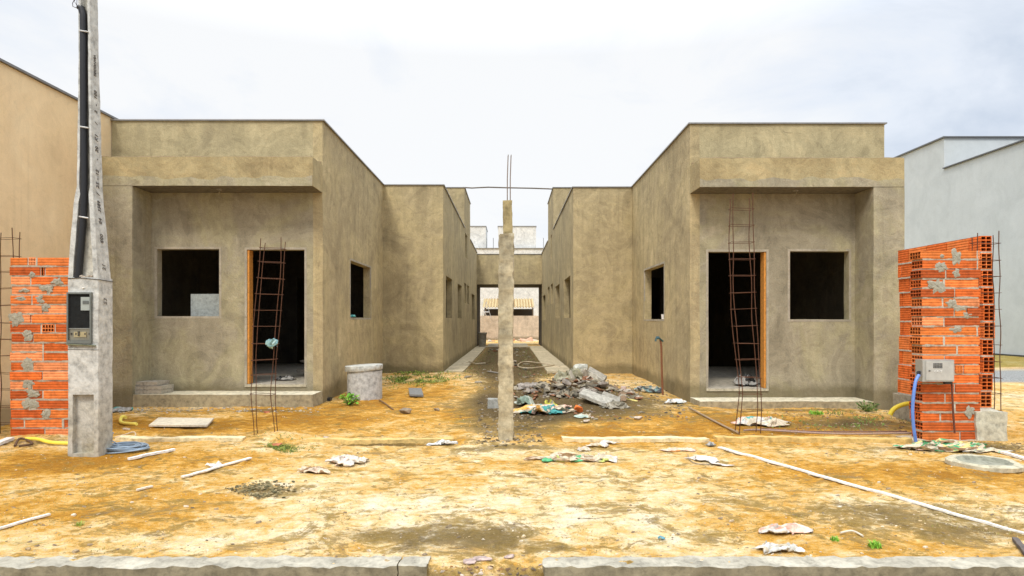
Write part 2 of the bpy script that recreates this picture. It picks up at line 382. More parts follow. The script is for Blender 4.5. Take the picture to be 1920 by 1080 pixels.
# ================================================================ THE SETTING: ground
def build_ground():
    def axis(lo, hi, step, far, grow=1.22):
        a = list(np.arange(lo, hi + 1e-6, step)); s = step; x = lo; L_ = []
        while x > -far: s *= grow; x -= s; L_.append(x)
        s = step; x = a[-1]; R_ = []
        while x < far: s *= grow; x += s; R_.append(x)
        return np.array(L_[::-1] + a + R_)
    xs = axis(-6.2, 6.6, .025, 900); ys = axis(3.1, 9.6, .025, 900, 1.12)
    ys = ys[ys > -60] if False else ys
    X, Y = np.meshgrid(xs, ys); Z = gz(X, Y)
    nx, ny = len(xs), len(ys)
    co = np.stack([X, Y, Z], -1).reshape(-1, 3).astype(np.float32)
    i = np.arange(nx - 1)[None, :] + np.arange(ny - 1)[:, None] * nx
    q = np.stack([i, i + 1, i + 1 + nx, i + nx], -1).reshape(-1).astype(np.int32)
    me = bpy.data.meshes.new('ground'); nf = len(q) // 4
    me.vertices.add(len(co)); me.vertices.foreach_set('co', co.ravel())
    me.loops.add(len(q)); me.loops.foreach_set('vertex_index', q)
    me.polygons.add(nf); me.polygons.foreach_set('loop_start', np.arange(nf, dtype=np.int32) * 4)
    me.polygons.foreach_set('use_smooth', np.ones(nf, bool)); me.update(); me.validate()
    pale = np.zeros_like(X); soil = np.zeros_like(X); org = np.zeros_like(X); grv = np.zeros_like(X); moss = np.zeros_like(X)
    nz = fbm(X * 1.7, Y * 1.7, 77, 4, .6)
    def add(arr, px, py, rx, ry, amt):
        p = on(px, py); arr += bell(X, Y, p.x, p.y, rx, ry) * amt * (.5 + nz)
    soil += np.exp(-(np.abs(X - .0) / .62) ** 4) * sstep(6.7, 7.6, Y) * (1 - sstep(29.5, 30.2, Y)) * (.55 + .3 * sstep(9, 13, Y)) * (.45 + nz * 1.1)
    soil += np.exp(-(np.abs(X) / 1.2) ** 6) * sstep(13, 15.5, Y) * (1 - sstep(29.5, 30, Y)) * .9
    for a in ((1080, 735, 1.3, 1.3, 1.5), (1020, 780, .6, .5, .6), (1600, 795, .75, .45, .9), (1800, 842, .9, .17, .8), (1500, 770, 1.2, .15, .4),
              (420, 770, 1.8, .12, .45), (900, 1010, .55, .28, .5), (1160, 900, .7, .2, .28), (860, 760, .5, .5, .25),
              (700, 1000, .5, .16, .4), (1640, 960, .9, .30, .42), (490, 920, .26, .11, .85), (960, 838, .9, .12, .55),
              (260, 960, .5, .2, .35), (1230, 960, .35, .14, .3), (1850, 1000, .5, .2, .5), (1500, 720, 2.0, .3, .3), (80, 830, .5, .15, .5), (800, 690, 1.0, .5, .4), (720, 834, .6, .07, .9), (820, 834, .4, .07, .8)):  # closing pair paints the shadow line before the buried beam into the ground
        add(soil, *a)
    soil += (1 - sstep(3.36, 3.5, Y)) * .5
    for a in ((100, 870, 1.0, .5, .9), (300, 800, 1.5, .7, .75), (620, 790, .9, .9, .45), (1150, 815, 1.6, .5, .7), (1450, 800, 1.6, .7, .8), (700, 770, 2.2, 1.2, .5), (1250, 780, 1.5, 1.0, .5),
              (1700, 890, 1.5, .45, .75), (120, 950, .9, .5, .55), (760, 740, 1.0, 1.2, .6), (430, 860, .9, .3, .35)):
        add(org, *a)
    for a in ((780, 715, .9, .35, 1.0), (520, 826, .28, .1, 1.1), (850, 790, .8, .4, .5), (1640, 775, .5, .25, .6), (40, 1020, .3, .1, .6), (700, 775, .5, .2, .3)):
        add(moss, *a)
    grv += sstep(13.6, 14.1, Y + .4 * nz) * (1 - sstep(17.3, 18.0, Y + nz)) * sstep(6, 7, X)
    moss += sstep(17.6, 18.2, Y + nz) * sstep(6, 7, X) * .8
    grv += (1 - sstep(2.8, 3.1, Y)) * .7
    for a in ((700, 950, 1.0, .7, .9), (1050, 970, 1.0, .5, 1.0), (1300, 900, .9, .5, .7), (640, 800, 1.0, .5, .8), (950, 850, 1.4, .3, .7), (1880, 740, 1.5, 2, .6), (300, 1010, .8, .2, .6), (1700, 860, .6, .3, .4)):
        add(pale, *a)
    # light trampled sand
    for nme, arr in (('pale', pale), ('soil', soil), ('orange', org), ('gravel', grv), ('moss', moss)):
        a = me.attributes.new(nme, 'FLOAT', 'POINT'); a.data.foreach_set('value', np.clip(arr, 0, 1).ravel().astype(np.float32))
    m, t, b = new_mat('sandy_ground'); p = pos(t)
    at_ = lambda n: (lambda k: (setattr(k, 'attribute_name', n), k.outputs['Fac'])[1])(_n(t, 'ShaderNodeAttribute'))
    n_big = noise_n(t, p, .8, 6, .62, dist=.5); n_med = noise_n(t, p, 3.6, 8, .7, dist=.8); n_str = noise_n(t, p, 3.2, 8, .74, stretch=(.9, 1.0, 1), dist=1.2)
    n_fine = noise_n(t, p, 38, 5, .78); n_vf = noise_n(t, p, 140, 3, .7)
    a1 = mth(t, 'ADD', mth(t, 'MULTIPLY', n_med, .55), mth(t, 'MULTIPLY', n_big, .45))
    a1 = mth(t, 'ADD', a1, mth(t, 'MULTIPLY', at_('orange'), .24)); a1 = mth(t, 'ADD', a1, mth(t, 'MULTIPLY', mth(t, 'SUBTRACT', n_fine, .5), .22))
    n_sp = noise_n(t, p, 11, 6, .72, stretch=(.7, 1.3, 1), dist=.8)
    a1 = mth(t, 'ADD', a1, mth(t, 'MULTIPLY', mth(t, 'SUBTRACT', n_sp, .5), .55)); a1 = mth(t, 'SUBTRACT', a1, mth(t, 'MULTIPLY', at_('pale'), .10))
    c = ramp(t, a1, [(.30, (.93, .81, .60)), (.41, (.89, .69, .38)), (.50, (.80, .51, .18)), (.59, (.66, .34, .05)), (.70, (.42, .19, .02))])
    a2 = mth(t, 'ADD', n_str, mth(t, 'MULTIPLY', mth(t, 'SUBTRACT', n_fine, .5), .32)); a2 = mth(t, 'ADD', mth(t, 'ADD', a2, mth(t, 'MULTIPLY', mth(t, 'SUBTRACT', n_sp, .5), .45)), mth(t, 'MULTIPLY', at_('soil'), .26))
    c = mixc(t, ramp(t, a2, [(.545, 0.0), (.57, .58), (.69, .92)]), c, ramp(t, n_med, [(.35, (.17, .11, .035)), (.5, (.33, .22, .055)), (.65, (.30, .23, .12))]))
    a3 = mth(t, 'ADD', mth(t, 'MULTIPLY', n_med, .6), mth(t, 'MULTIPLY', at_('moss'), .5)); a3 = mth(t, 'ADD', a3, mth(t, 'MULTIPLY', mth(t, 'SUBTRACT', n_fine, .5), .5))
    c = mixc(t, ramp(t, a3, [(.52, 0.0), (.66, .75)]), c, ramp(t, n_fine, [(.35, (.10, .11, .02)), (.6, (.30, .26, .05))]))
    gr = ramp(t, n_fine, [(.35, (.13, .13, .12)), (.5, (.32, .33, .32)), (.65, (.52, .53, .52))])
    c = mixc(t, at_('gravel'), c, gr)
    c = mixc(t, mth(t, 'MULTIPLY', mth(t, 'SUBTRACT', at_('soil'), .22, True), 1.2, True), c, mixc(t, n_sp, (.045, .033, .018), (.19, .13, .055)))
    n_g = noise_n(t, p, 75, 3, .8)
    c = mixc(t, ramp(t, n_g, [(.60, 0.0), (.66, .7)]), c, (.20, .12, .045))
    c = mixc(t, ramp(t, n_g, [(.30, .6), (.36, 0.0)]), c, (.90, .80, .60))
    c = mixc(t, 1.0, c, ramp(t, n_fine, [(.30, .58), (.45, .92), (.6, 1.06), (.8, 1.25)]), 'MULTIPLY')
    c = mixc(t, .6, c, ramp(t, n_vf, [(.3, .70), (.5, 1.0), (.75, 1.25)]), 'MULTIPLY')
    t.links.new(c, b.inputs['Base Color']); b.inputs['Roughness'].default_value = .96; b.inputs['Specular IOR Level'].default_value = .15
    hh = mth(t, 'ADD', mth(t, 'MULTIPLY', n_fine, .5), mth(t, 'ADD', n_med, mth(t, 'MULTIPLY', n_vf, .12)))
    bump(t, b, hh, .055, .9)
    me.materials.append(m)
    o = bpy.data.objects.new('ground', me); C.collection.objects.link(o); tag(o, 'sandy ochre ground of the building plot', kind='structure')
build_ground()
rnd = random.Random(7)

# kerbs along the street
def kerb(x0, x1, joints, name='kerb'):
    mb = MB(); xs = [x0] + joints + [x1]
    for a, b in zip(xs, xs[1:]):
        gbox(mb, (a + .004, 3.385, -.17), (b - .004, 3.535, .0), .035)
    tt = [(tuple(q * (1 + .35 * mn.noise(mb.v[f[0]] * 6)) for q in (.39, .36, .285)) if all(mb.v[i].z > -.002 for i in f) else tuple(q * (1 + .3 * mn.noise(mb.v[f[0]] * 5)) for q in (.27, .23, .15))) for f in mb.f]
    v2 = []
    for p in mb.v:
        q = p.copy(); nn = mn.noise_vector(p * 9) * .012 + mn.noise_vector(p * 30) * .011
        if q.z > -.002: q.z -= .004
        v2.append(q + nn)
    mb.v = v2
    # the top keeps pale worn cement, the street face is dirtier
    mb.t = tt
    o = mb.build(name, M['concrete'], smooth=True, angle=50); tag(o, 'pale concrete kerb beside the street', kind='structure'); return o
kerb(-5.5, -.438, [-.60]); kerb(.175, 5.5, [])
# buried foundation beams across the front of the plot
def footing(px0, px1, z, wdt, label, tint, Y0=6.84):
    x0 = (px0 - VX) / F * Y0; x1 = (px1 - VX) / F * Y0
    mb = MB(); gbox(mb, (x0, Y0, -.15), (x1, Y0 + wdt, 0), .05, tint)
    mb.v = [Vector((p.x, p.y, z - .012 + g(p.x, 6.86) * .5 + g(p.x, 6.95) * .5)) if p.z > -.01 else p for p in mb.v]
    mb.v = [p + mn.noise_vector(p * 6) * .012 + mn.noise_vector(p * 23) * .006 for p in mb.v]
    o = mb.build('foundation_beam', M['concrete'], smooth=True, angle=60); tag(o, label, 'foundation beam')
footing(214, 452, .038, .13, 'pale buried concrete beam between the utility pole and the left rebar cage', (.72, .60, .36))
footing(575, 850, .034, .10, 'sand covered buried beam left of the concrete post, dark along its front edge', (.62, .44, .17))
footing(1055, 1330, .040, .13, 'pale buried concrete beam between the concrete post and the right rebar cage', (.76, .62, .36))
footing(1345, 1712, .046, .12, 'ochre stained buried concrete beam leading to the right brick pier', (.60, .42, .15))

# ================================================================ the two unfinished houses
def coping(mb, p0, p1, z, w0=.20, over=.03, th=.022):
    """thin metal capping centred over a 15 cm parapet from p0 to p1 (axis aligned)"""
    (x0, y0), (x1, y1) = p0, p1
    mb.box((min(x0, x1) - over, min(y0, y1) - over, z + .002), (max(x0, x1) + over, max(y0, y1) + over, z + th), (.33, .32, .31))
def surround(mb, o, u, n, ops, wd=.085):
    o = Vector(o); u = Vector(u); n = Vector(n)
    for a, b, c, d in ops:
        for (a0, b0, c0, d0) in ((a - wd, a, c - wd, d + wd), (b, b + wd, c - wd, d + wd), (a, b, d, d + wd), (a, b, c - wd, c)):
            if d0 - c0 < .01: continue
            P = lambda uu, zz, k: Vector((o.x, o.y, 0)) + u * uu + n * k + Vector((0, 0, zz))
            q = [P(a0, c0, -.02), P(b0, c0, -.02), P(b0, d0, -.02), P(a0, d0, -.02)]; r = [P(a0, c0, .004), P(b0, c0, .004), P(b0, d0, .004), P(a0, d0, .004)]
            mb.loft([q, r])
TH = .15
def house(s):
    left = s < 0
    if left:
        XO, XI, XJ = -6.225, -2.933, -1.55; roof, porch, ctop, soff, sill = 4.417, .20, 3.727, 3.30, .305
        win = (-5.525, -4.55, 1.367, 2.417); door = (-4.117, -3.217, .30, 2.408); PX = (-6.225, -5.605); base = -.06
    else:
        XO, XI, XJ = 5.842, 2.808, 1.451; roof, porch, ctop, soff, sill = 4.367, .10, 3.71, 3.284, .24
        win = (4.367, 5.29, 1.317, 2.383); door = (3.092, 4.0, .235, 2.375); PX = (5.383, 5.842); base = -.10
    YF, YC, YJ, YE = 10.0, 9.486, 14.76, 29.6
    lab = ('unfinished grey plastered house on the left, behind the utility pole' if left else 'unfinished grey plastered house on the right, beside the tall brick pier')
    h = thing('unfinished_house', lab, 'house', ((XO + XJ) / 2, YF, 0))
    x0, x1 = min(XO, XI), max(XO, XI)
    # front wall (behind the porch)
    mb = MB()
    fx0 = x0 if left else x0 + TH; fx1 = x1 - TH if left else x1
    ops = [(win[0] - fx0, win[1] - fx0, win[2], win[3]), (door[0] - fx0, door[1] - fx0, door[2], door[3])]
    wall(mb, (fx0, YF, 0), (1, 0, 0), (0, -1, 0), fx1 - fx0, base, ctop - .12, TH, ops)
    mb.build('front_wall', M['plaster_grey'], h, True, .006)
    mb = MB(); wall(mb, (fx0, YF, 0), (1, 0, 0), (0, -1, 0), fx1 - fx0, ctop - .12, roof, TH)
    mb.build('parapet', M['plaster_olive'], h, True, .006)
    mb = MB(); r_ = []
    for k in range(61):      # rough bead of mortar where the canopy meets the parapet
        x = x0 + .02 + (x1 - x0 - .04) * k / 60; hb = .012 + .014 * mn.noise(Vector((x * 4, 1, 2))); r_.append([(x, YC + .004, ctop - .002), (x, YC + .02, ctop + hb), (x, YF - .03, ctop + hb), (x, YF - .001, ctop + .05 + hb), (x, YF - .001, ctop - .002)])
    mb.loft(r_, (.24, .18, .10)); mb.build('mortar_bead', M['mortar'], h, True)
    mb = MB(); surround(mb, (fx0, YF, 0), (1, 0, 0), (0, -1, 0), [ops[0]], .035); 
    mb.build('window_surround', M['plaster_pale'], h)
    mb = MB(); surround(mb, (fx0, YF, 0), (1, 0, 0), (0, -1, 0), [ops[1]], .035)
    mb.build('door_surround', M['plaster_pale'], h)
    # side wall next to the passage
    sg = -1 if left else 1
    nrm = (-sg, 0, 0)
    mb = MB(); sw = (1.73, 3.43, 1.355, 2.405) if left else (1.70, 3.42, 1.325, 2.345)
    wall(mb, (XI, YF, 0), (0, 1, 0), nrm, YJ - YF + TH, base, roof, TH, [sw])
    mb.build('side_wall', M['plaster_tan'], h, True, .006)
    mb = MB(); surround(mb, (XI, YF, 0), (0, 1, 0), nrm, [sw], .035); mb.build('window_surround', M['plaster_pale'], h)
    # the part that steps forward into the passage
    mb = MB(); a, b = sorted((XI, XJ)); a2, b2 = (a, b - TH) if left else (a + TH, b)
    wall(mb, (a2, YJ, 0), (1, 0, 0), (0, -1, 0), b2 - a2, base, roof, TH)
    mb.build('projecting_wall', M['plaster_tan'], h, True, .006)
    if left: cw = [(15.42, 17.06, 1.37, 2.39), (18.8, 20.4, 1.37, 2.39), (21.6, 22.5, 1.90, 2.58), (22.96, 24.0, 1.90, 2.58), (25.7, 27.8, 1.34, 2.39), (21.95, 23.0, 3.5, 4.33)]
    else: cw = [(15.5, 17.3, 1.37, 2.39), (18.9, 20.7, 1.37, 2.39), (22.0, 23.0, 1.90, 2.58), (23.8, 24.9, 1.90, 2.58), (26.6, 28.8, 1.34, 2.39), (22.4, 23.0, 3.5, 4.33)]
    mb = MB(); wall(mb, (XJ, YJ, 0), (0, 1, 0), nrm, YE - YJ, base, roof, TH, [(c[0] - YJ, c[1] - YJ, c[2], c[3]) for c in cw], step=.2)
    mb.build('passage_wall', M['plaster_tan'], h, True, .006)
    # outer wall, back wall, inner floor and ceiling
    mb = MB(); wall(mb, (XO, YF + TH, 0), (0, 1, 0), (sg, 0, 0), YE - YF - TH, base, roof, TH, (), step=1.0)
    xa, xb = sorted((XO - sg * TH, XJ + sg * TH)); wall(mb, (xa, YE - TH, 0), (1, 0, 0), (0, -1, 0), xb - xa, base, roof, TH, (), step=1.0)
    wall(mb, (xa, YJ + TH + .01, 0), (1, 0, 0), (0, -1, 0), abs(XI - XO) - 2 * TH, base, 3.1, .12, [(1.1, 1.9, .2, 2.3)], step=.6)
    mb.build('rear_walls', M['shaded_raw'], h)
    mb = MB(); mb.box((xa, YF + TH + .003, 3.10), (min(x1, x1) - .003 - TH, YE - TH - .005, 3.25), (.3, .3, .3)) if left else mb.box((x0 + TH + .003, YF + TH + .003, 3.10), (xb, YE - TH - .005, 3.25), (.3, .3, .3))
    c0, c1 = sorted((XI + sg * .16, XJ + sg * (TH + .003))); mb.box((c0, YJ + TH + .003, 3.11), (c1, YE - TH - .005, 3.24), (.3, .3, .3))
    mb.build('roof_slab', M['shaded_raw'], h)
    mb = MB(); mb.box((x0 + TH + .01, YF + .004, base), (x1 - TH - .01, YJ, sill), (.46, .42, .34)); mb.build('floor', M['concrete'], h)
    # canopy, corner pier, porch slab
    mb = MB(); gbox(mb, (x0, YC, soff), (x1, YF - .002, ctop), .12); mb.build('canopy', M['plaster_warm'], h, True, .007)
    mb = MB(); mb.box((x0 + .01, YC + .01, soff - .006), (x1 - .01, YF - .004, soff - .0025), (.16, .145, .12)); mb.build('soffit', M['concrete'], h)  # thin added sheet, underside shade put into its dark tint
    mb = MB(); gbox(mb, (x0 + .004, YC - .004, soff - .002), (x1 - .004, YC + .02, soff + .10), .05)
    v = []
    for p in mb.v:
        q = p.copy()
        if q.z > soff + .09: q.z += .03 * math.sin(q.x * 3.1 + math.sin(q.x * 7)) + .03 * mn.noise(Vector((q.x * 6, 0, 3))) + .02
        v.append(q)
    mb.v = v; mb.build('fascia_patch', M['plaster_grey'], h, False, .004)
    mb = MB(); gbox(mb, (PX[0], YC, base), (PX[1], YF - .002, soff - .008), .12); mb.build('corner_pier', M['plaster_grey'], h, True, .007)
    mb = MB(); q0, q1 = (PX[1] + .002, x1) if left else (x0, PX[0] - .002)
    gbox(mb, (q0, YC + .004, base), (q1, YF - .003, porch), .07, (.56, .50, .36))
    mb.v = [p + mn.noise_vector(p * 7) * .007 for p in mb.v]
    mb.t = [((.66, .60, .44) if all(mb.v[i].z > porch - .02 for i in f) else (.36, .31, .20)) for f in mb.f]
    mb.build('porch_slab', M['concrete'], h, True)
    mb = MB(); mb.box((door[0] - .03, YF - .016, door[2] - .035), (door[1] + .03, YF + .003, sill - .004), (.46, .41, .30), jit=.003, rnd=rnd); mb.build('door_sill', M['concrete'], h)
    # orange timber lining on one jamb
    mb = MB()
    jx = (door[0] + .002, door[0] + .032) if left else (door[1] - .032, door[1] - .002)
    mb.box((jx[0], YF + .012, door[2] + .01), (jx[1], YF + TH + .005, door[3] - .003), (.62, .27, .055)); mb.build('door_jamb', M['wood'], h)
    # lamp wire in the canopy soffit
    lx = -4.42 if left else 4.33
    mb = MB(); mb.disc_ring((lx, 9.72, soff - .02), [(.045, .02), (.04, 0)], (.25, .22, .18), 14)
    mb.tube([(lx, 9.72, soff - .01), (lx + .01, 9.71, soff - .05), (lx - .02, 9.70, soff - .09)], .008, (.3, .25, .15)); mb.build('ceiling_box', M['plastic'], h)
    # metal copings
    mb = MB(); coping(mb, (x0, YF), (x1, YF + TH), roof)
    a, b = sorted((XI, XI + sg * TH)); coping(mb, (a, YF + TH + .061), (b, YJ - .061), roof)
    a, b = sorted((XI, XJ)); coping(mb, (a, YJ), (b, YJ + TH), roof)
    a, b = sorted((XJ, XJ + sg * TH)); coping(mb, (a, YJ + TH + .061), (b, 21.5), roof); coping(mb, (a, 24.75), (b, YE), roof)
    mb.build('coping', M['metal'], h)
    # water tower room
    ta, tb = (21.6, 24.65); X2 = XJ + sg * 1.9; a, b = sorted((XJ, X2)); zt = 5.78
    mb = MB(); gbox(mb, (a, ta, roof + .001), (b, tb, zt), .25); tw = mb.build('tank_room', M['plaster_tan'], h, True, .006)
    mb = MB(); coping(mb, (a, ta), (b, tb), zt); mb.build('coping', M['metal'], tw)
    cx = XJ + sg * .75
    mb = MB(); mb.disc_ring((0, 0, 0), [(.27, 0), (.27, .012)], (1, 1, 1), 28); mb.v = [Vector((p.x + cx, ta - p.z, p.y + 5.18)) for p in mb.v]; mb.build('plaster_disc', M['plaster_grey'], tw)
    return h
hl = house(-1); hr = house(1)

# passage gateway at the rear, joining both houses
gt = thing('covered_gateway', 'plastered lintel and covered gateway closing the far end of the passage', 'gateway', (0, 29.6, 0))
mb = MB(); gbox(mb, (-1.55, 29.605, 2.98), (1.451, 29.75, 4.36), .3); mb.build('lintel_wall', M['plaster_tan'], gt, True, .005)
mb = MB(); mb.box((-1.6, 29.58, 4.362), (1.5, 29.79, 4.385), (.3, .3, .3)); mb.build('coping', M['metal'], gt)
mb = MB(); mb.box((-1.55, 29.755, 2.99), (1.451, 33, 3.2)); mb.box((-1.75, 29.755, -.05), (-1.555, 33, 3.2)); mb.box((1.456, 29.755, -.05), (1.656, 33, 3.2)); mb.build('passage_shell', M['shaded_raw'], gt)  # shell uses the darkened wall tone, so its shade is painted in

# concrete paths along the house walls
for (a, b, yy, z, l) in ((-1.545, -1.095, 14.80, .125, 'concrete walkway strip along the left house in the passage'), (.85, 1.446, 14.80, .125, 'concrete walkway strip along the right house in the passage')):
    mb = MB(); gbox(mb, (a, yy, .02), (b, 29.58, z), .3, (.48, .40, .25)); mb.v = [p + mn.noise_vector(p * 3) * .008 for p in mb.v]
    for k, f in enumerate(mb.f):
        cc = sum((mb.v[i] for i in f), Vector()) / len(f); v = .85 + .3 * mn.noise(Vector((0, cc.y * 1.5, 0))) ; mb.t[k] = (.60 * v, .51 * v, .34 * v)
    o = mb.build('path', M['concrete'], smooth=True, angle=50); tag(o, l, kind='structure')
mb = MB(); mb.box((-1.08, 29.2, -.02), (.84, 33.5, .10), (.5, .43, .3)); o = mb.build('path', M['concrete']); tag(o, 'concrete apron under the gateway', kind='structure')

# ================================================================ neighbours
nb = thing('neighbour_house', 'beige painted blank wall of the finished house at the left edge', 'house', (-9, 12, 0))
mb = MB(); gbox(mb, (-12, 5.6, -.1), (-6.235, 30, 4.46), .5); mb.build('wall', M['beige_paint'], nb, True, .004)
mb = MB(); mb.box((-12.05, 5.55, 4.462), (-6.20, 30.05, 4.492), (.2, .19, .18)); mb.build('coping', M['metal'], nb)
nb = thing('neighbour_house', 'pale grey two storey building with stepped flat roof on the far right', 'house', (24, 20, 0))
mb = MB(); gbox(mb, (18.3, 4, -.2), (34, 27, 7.69), 1.2); gbox(mb, (18.3, 27.002, -.2), (34, 38, 9.0), 1.2); mb.build('wall', M['bluegrey_paint'], nb, False, .004)
mb = MB(); mb.box((18.22, 3.9, 7.692), (34.1, 26.99, 7.74), (.14, .14, .14)); mb.box((18.22, 26.92, 9.002), (34.1, 38.1, 9.06), (.16, .16, .16)); mb.build('coping', M['metal'], nb)
mb = MB(); gbox(mb, (18.24, 3.9, -.2), (18.302, 38, .06), 2, (.08, .08, .07)); mb.build('plinth', M['concrete'], nb)
# houses seen beyond the passage
fh = thing('distant_house', 'white flat roofed house with two roof blocks far behind the passage', 'house', (1, 50, 0))
def pw(px, Y): return (px - VX) / F * Y
def ph(py, Y): return H - (py - VY) / F * Y
mb = MB(); gbox(mb, (-12, 48, -.1), (12, 60, ph(466, 48)), 3); mb.build('wall', M['white_paint'], fh)
mb = MB(); gbox(mb, (pw(840, 49), 49, ph(468, 49)), (pw(911, 49), 52, ph(425, 49)), 2); mb.build('roof_block', M['white_paint'], fh)
mb = MB(); gbox(mb, (pw(934, 48.5), 48.5, ph(470, 49)), (pw(1005, 48.5), 55, ph(425, 48.5)), 2); mb.build('roof_block', M['white_paint'], fh)
mb = MB(); mb.box((-12.1, 47.9, ph(466, 48)), (12.1, 60.1, ph(465, 48)), (.3, .3, .3)); mb.box((pw(839, 49), 48.95, ph(425, 49)), (pw(912, 49), 52.1, ph(423.6, 49)), (.3, .3, .3)); mb.box((pw(933, 48.5), 48.45, ph(425, 48.5)), (pw(1006, 48.5), 55.1, ph(423.6, 48.5)), (.3, .3, .3)); mb.build('coping', M['metal'], fh)
for px in (925, 1019):
    mb = MB(); mb.tube([(pw(px, 50), 50, ph(470, 50)), (pw(px, 50), 50, ph(446, 50))], .02, (.2, .2, .2), 5); mb.build('antenna', M['metal'], fh)
mb = MB(); gbox(mb, (-10, 40, -.1), (10, 40.2, ph(592, 40)), .8); o = mb.build('boundary_wall', M['stained_render']); tag(o, 'low stained beige wall across the end of the passage', 'wall')
sh = thing('tiled_shed', 'open shed with corrugated yellowish tile roof behind the low beige wall', 'shed', (0, 42, 0))
mb = MB(); x0, x1 = pw(905, 41), pw(1002, 41); nn = 44; zt, zb = ph(560, 43.5), ph(575, 41)
rings = []
for k in range(nn * 2 + 1):
    x = x0 + (x1 - x0) * k / (nn * 2); dz = .05 * math.cos(k * math.pi / 2.4)
    rings.append([(x, 41, zb + dz), (x, 43.5, zt + dz), (x, 43.5, zt + dz - .04), (x, 41, zb + dz - .04)])
mb.loft(rings); mb.t = [((.56, .46, .26) if (i // 4) % 5 < 3 else (.40, .27, .13)) for i in range(len(mb.f))]; mb.build('roof', M['concrete'], sh)
mb = MB(); mb.box((x0, 43.6, 0), (x1, 43.7, zb - .1), (.05, .045, .04))
mb.build('back_wall', M['wood'], sh)
for px in (909, 940, 998):
    mb = MB(); mb.box((pw(px, 41.1), 41.1, 0), (pw(px, 41.1) + .08, 41.2, zb - .06), (.16, .12, .08)); mb.build('post', M['wood'], sh)
mb = MB(); a = at(903, 592, 39.6); b_ = at(916, 566, 39.6)
for d in ((903, 597, 912, 566), (912, 566, 921, 597), (907, 585, 917, 585), (903, 577, 912, 592)):
    mb.tube([at(d[0], d[1], 39.6), at(d[2], d[3], 39.6)], .018, (.55, .55, .55), 5)
o = mb.build('trestle', M['metal']); o.location.z = max(o.location.z, .1); tag(o, 'pale metal trestle standing before the tiled shed', 'trestle')

# concrete tub at the passage end, debris behind
mb = MB(); p = at(904, 642, 28.9); mb.disc_ring((p.x, 28.9, .12), [(.15, 0), (.19, .28), (.20, .55), (.22, .58), (.22, .64), (.17, .64), (.17, .5)], (.30, .28, .23), 20, .01, rnd)
o = mb.build('concrete_tub', M['concrete'], smooth=True); tag(o, 'grey concrete tub standing at the far end of the left walkway', 'tub')
for k in range(16):
    mb = MB(); x = rnd.uniform(-.1, 1.4); yy = rnd.uniform(36.5, 39.3)
    if k < 4: x = rnd.uniform(-1.3, -.2)
    s_ = rnd.uniform(.25, .7); mb.chunk((x, yy, s_ * .15), (s_, s_ * .8, s_ * .45), rnd.choice([(.62, .36, .24), (.5, .42, .32), (.66, .55, .42)]), rnd, Matrix.Rotation(rnd.uniform(-.5, .5), 4, 'Y'))
    o = mb.build('rubble_piece', M['stone']); tag(o, 'broken pinkish rubble lying before the low beige wall', 'rubble', 'rubble before the low beige wall')

# ================================================================ brick piers
ORA = [(.74, .16, .03), (.64, .135, .025), (.78, .21, .05), (.80, .28, .11), (.50, .10, .02), (.70, .19, .04)]
def hole_face(mb, P, w, h, nu, nv, depth, tint, bord=.012):
    """end of a hollow brick: P(u,v,d) -> point; rims with recessed cells"""
    us = [0]; 
    cw = (w - bord * (nu + 1)) / nu; chh = (h - bord * (nv + 1)) / nv
    ue = []; x = 0
    for i in range(nu): ue.append((x, x + bord)); ue.append((x + bord, x + bord + cw)); x += bord + cw
    ue.append((x, w)); ve = []; x = 0
    for i in range(nv): ve.append((x, x + bord)); ve.append((x + bord, x + bord + chh)); x += bord + chh
    ve.append((x, h))
    for i, (a, b) in enumerate(ue):
        for j, (c, d) in enumerate(ve):
            if i % 2 and j % 2:
                dk = tuple(q * .5 for q in tint)  # cell walls tinted darker than the clay: recess shade painted in
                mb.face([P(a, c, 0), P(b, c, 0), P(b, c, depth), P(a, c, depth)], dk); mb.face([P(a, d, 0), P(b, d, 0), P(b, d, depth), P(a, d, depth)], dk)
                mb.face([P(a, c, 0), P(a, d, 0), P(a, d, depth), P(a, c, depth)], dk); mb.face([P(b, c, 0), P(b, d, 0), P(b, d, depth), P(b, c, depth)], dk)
                mb.face([P(a, c, depth), P(b, c, depth), P(b, d, depth), P(a, d, depth)], (.02, .008, .004))  # cell back near black, hole shade put into its colour
            else: mb.face([P(a, c, 0), P(b, c, 0), P(b, d, 0), P(a, d, 0)], tint)
def brick(mb, o, u, n, l, dep, h, ends=(False, False), tint=(.7, .2, .05), cells=(4, 2), header=False, rot=0):
    """brick with its face at o (lower corner) along u, outward normal n"""
    o = Vector(o); u = Vector(u); n = Vector(n); z = Vector((0, 0, 1))
    P = lambda a, c, d: o + u * a + z * c - n * d
    F4 = lambda *q: mb.face(q, tint)
    if header: hole_face(mb, P, l, h, 4, 2, .16, tint, .010)
    else:
        F4(P(0, 0, 0), P(l, 0, 0), P(l, h, 0), P(0, h, 0))
    F4(P(0, 0, dep), P(l, 0, dep), P(l, h, dep), P(0, h, dep))
    F4(P(0, h, 0), P(l, h, 0), P(l, h, dep), P(0, h, dep)); F4(P(0, 0, 0), P(l, 0, 0), P(l, 0, dep), P(0, 0, dep))
    if ends[0]: hole_face(mb, lambda a, c, d: o + z * c - n * a + u * d, dep, h, cells[0], cells[1], min(.14, l * .7), tint, .010)
    else: F4(P(0, 0, 0), P(0, h, 0), P(0, h, dep), P(0, 0, dep))
    if ends[1]: hole_face(mb, lambda a, c, d: o + u * l + z * c - n * a - u * d, dep, h, cells[0], cells[1], min(.14, l * .7), tint, .010)
    else: F4(P(l, 0, 0), P(l, h, 0), P(l, h, dep), P(l, 0, dep))
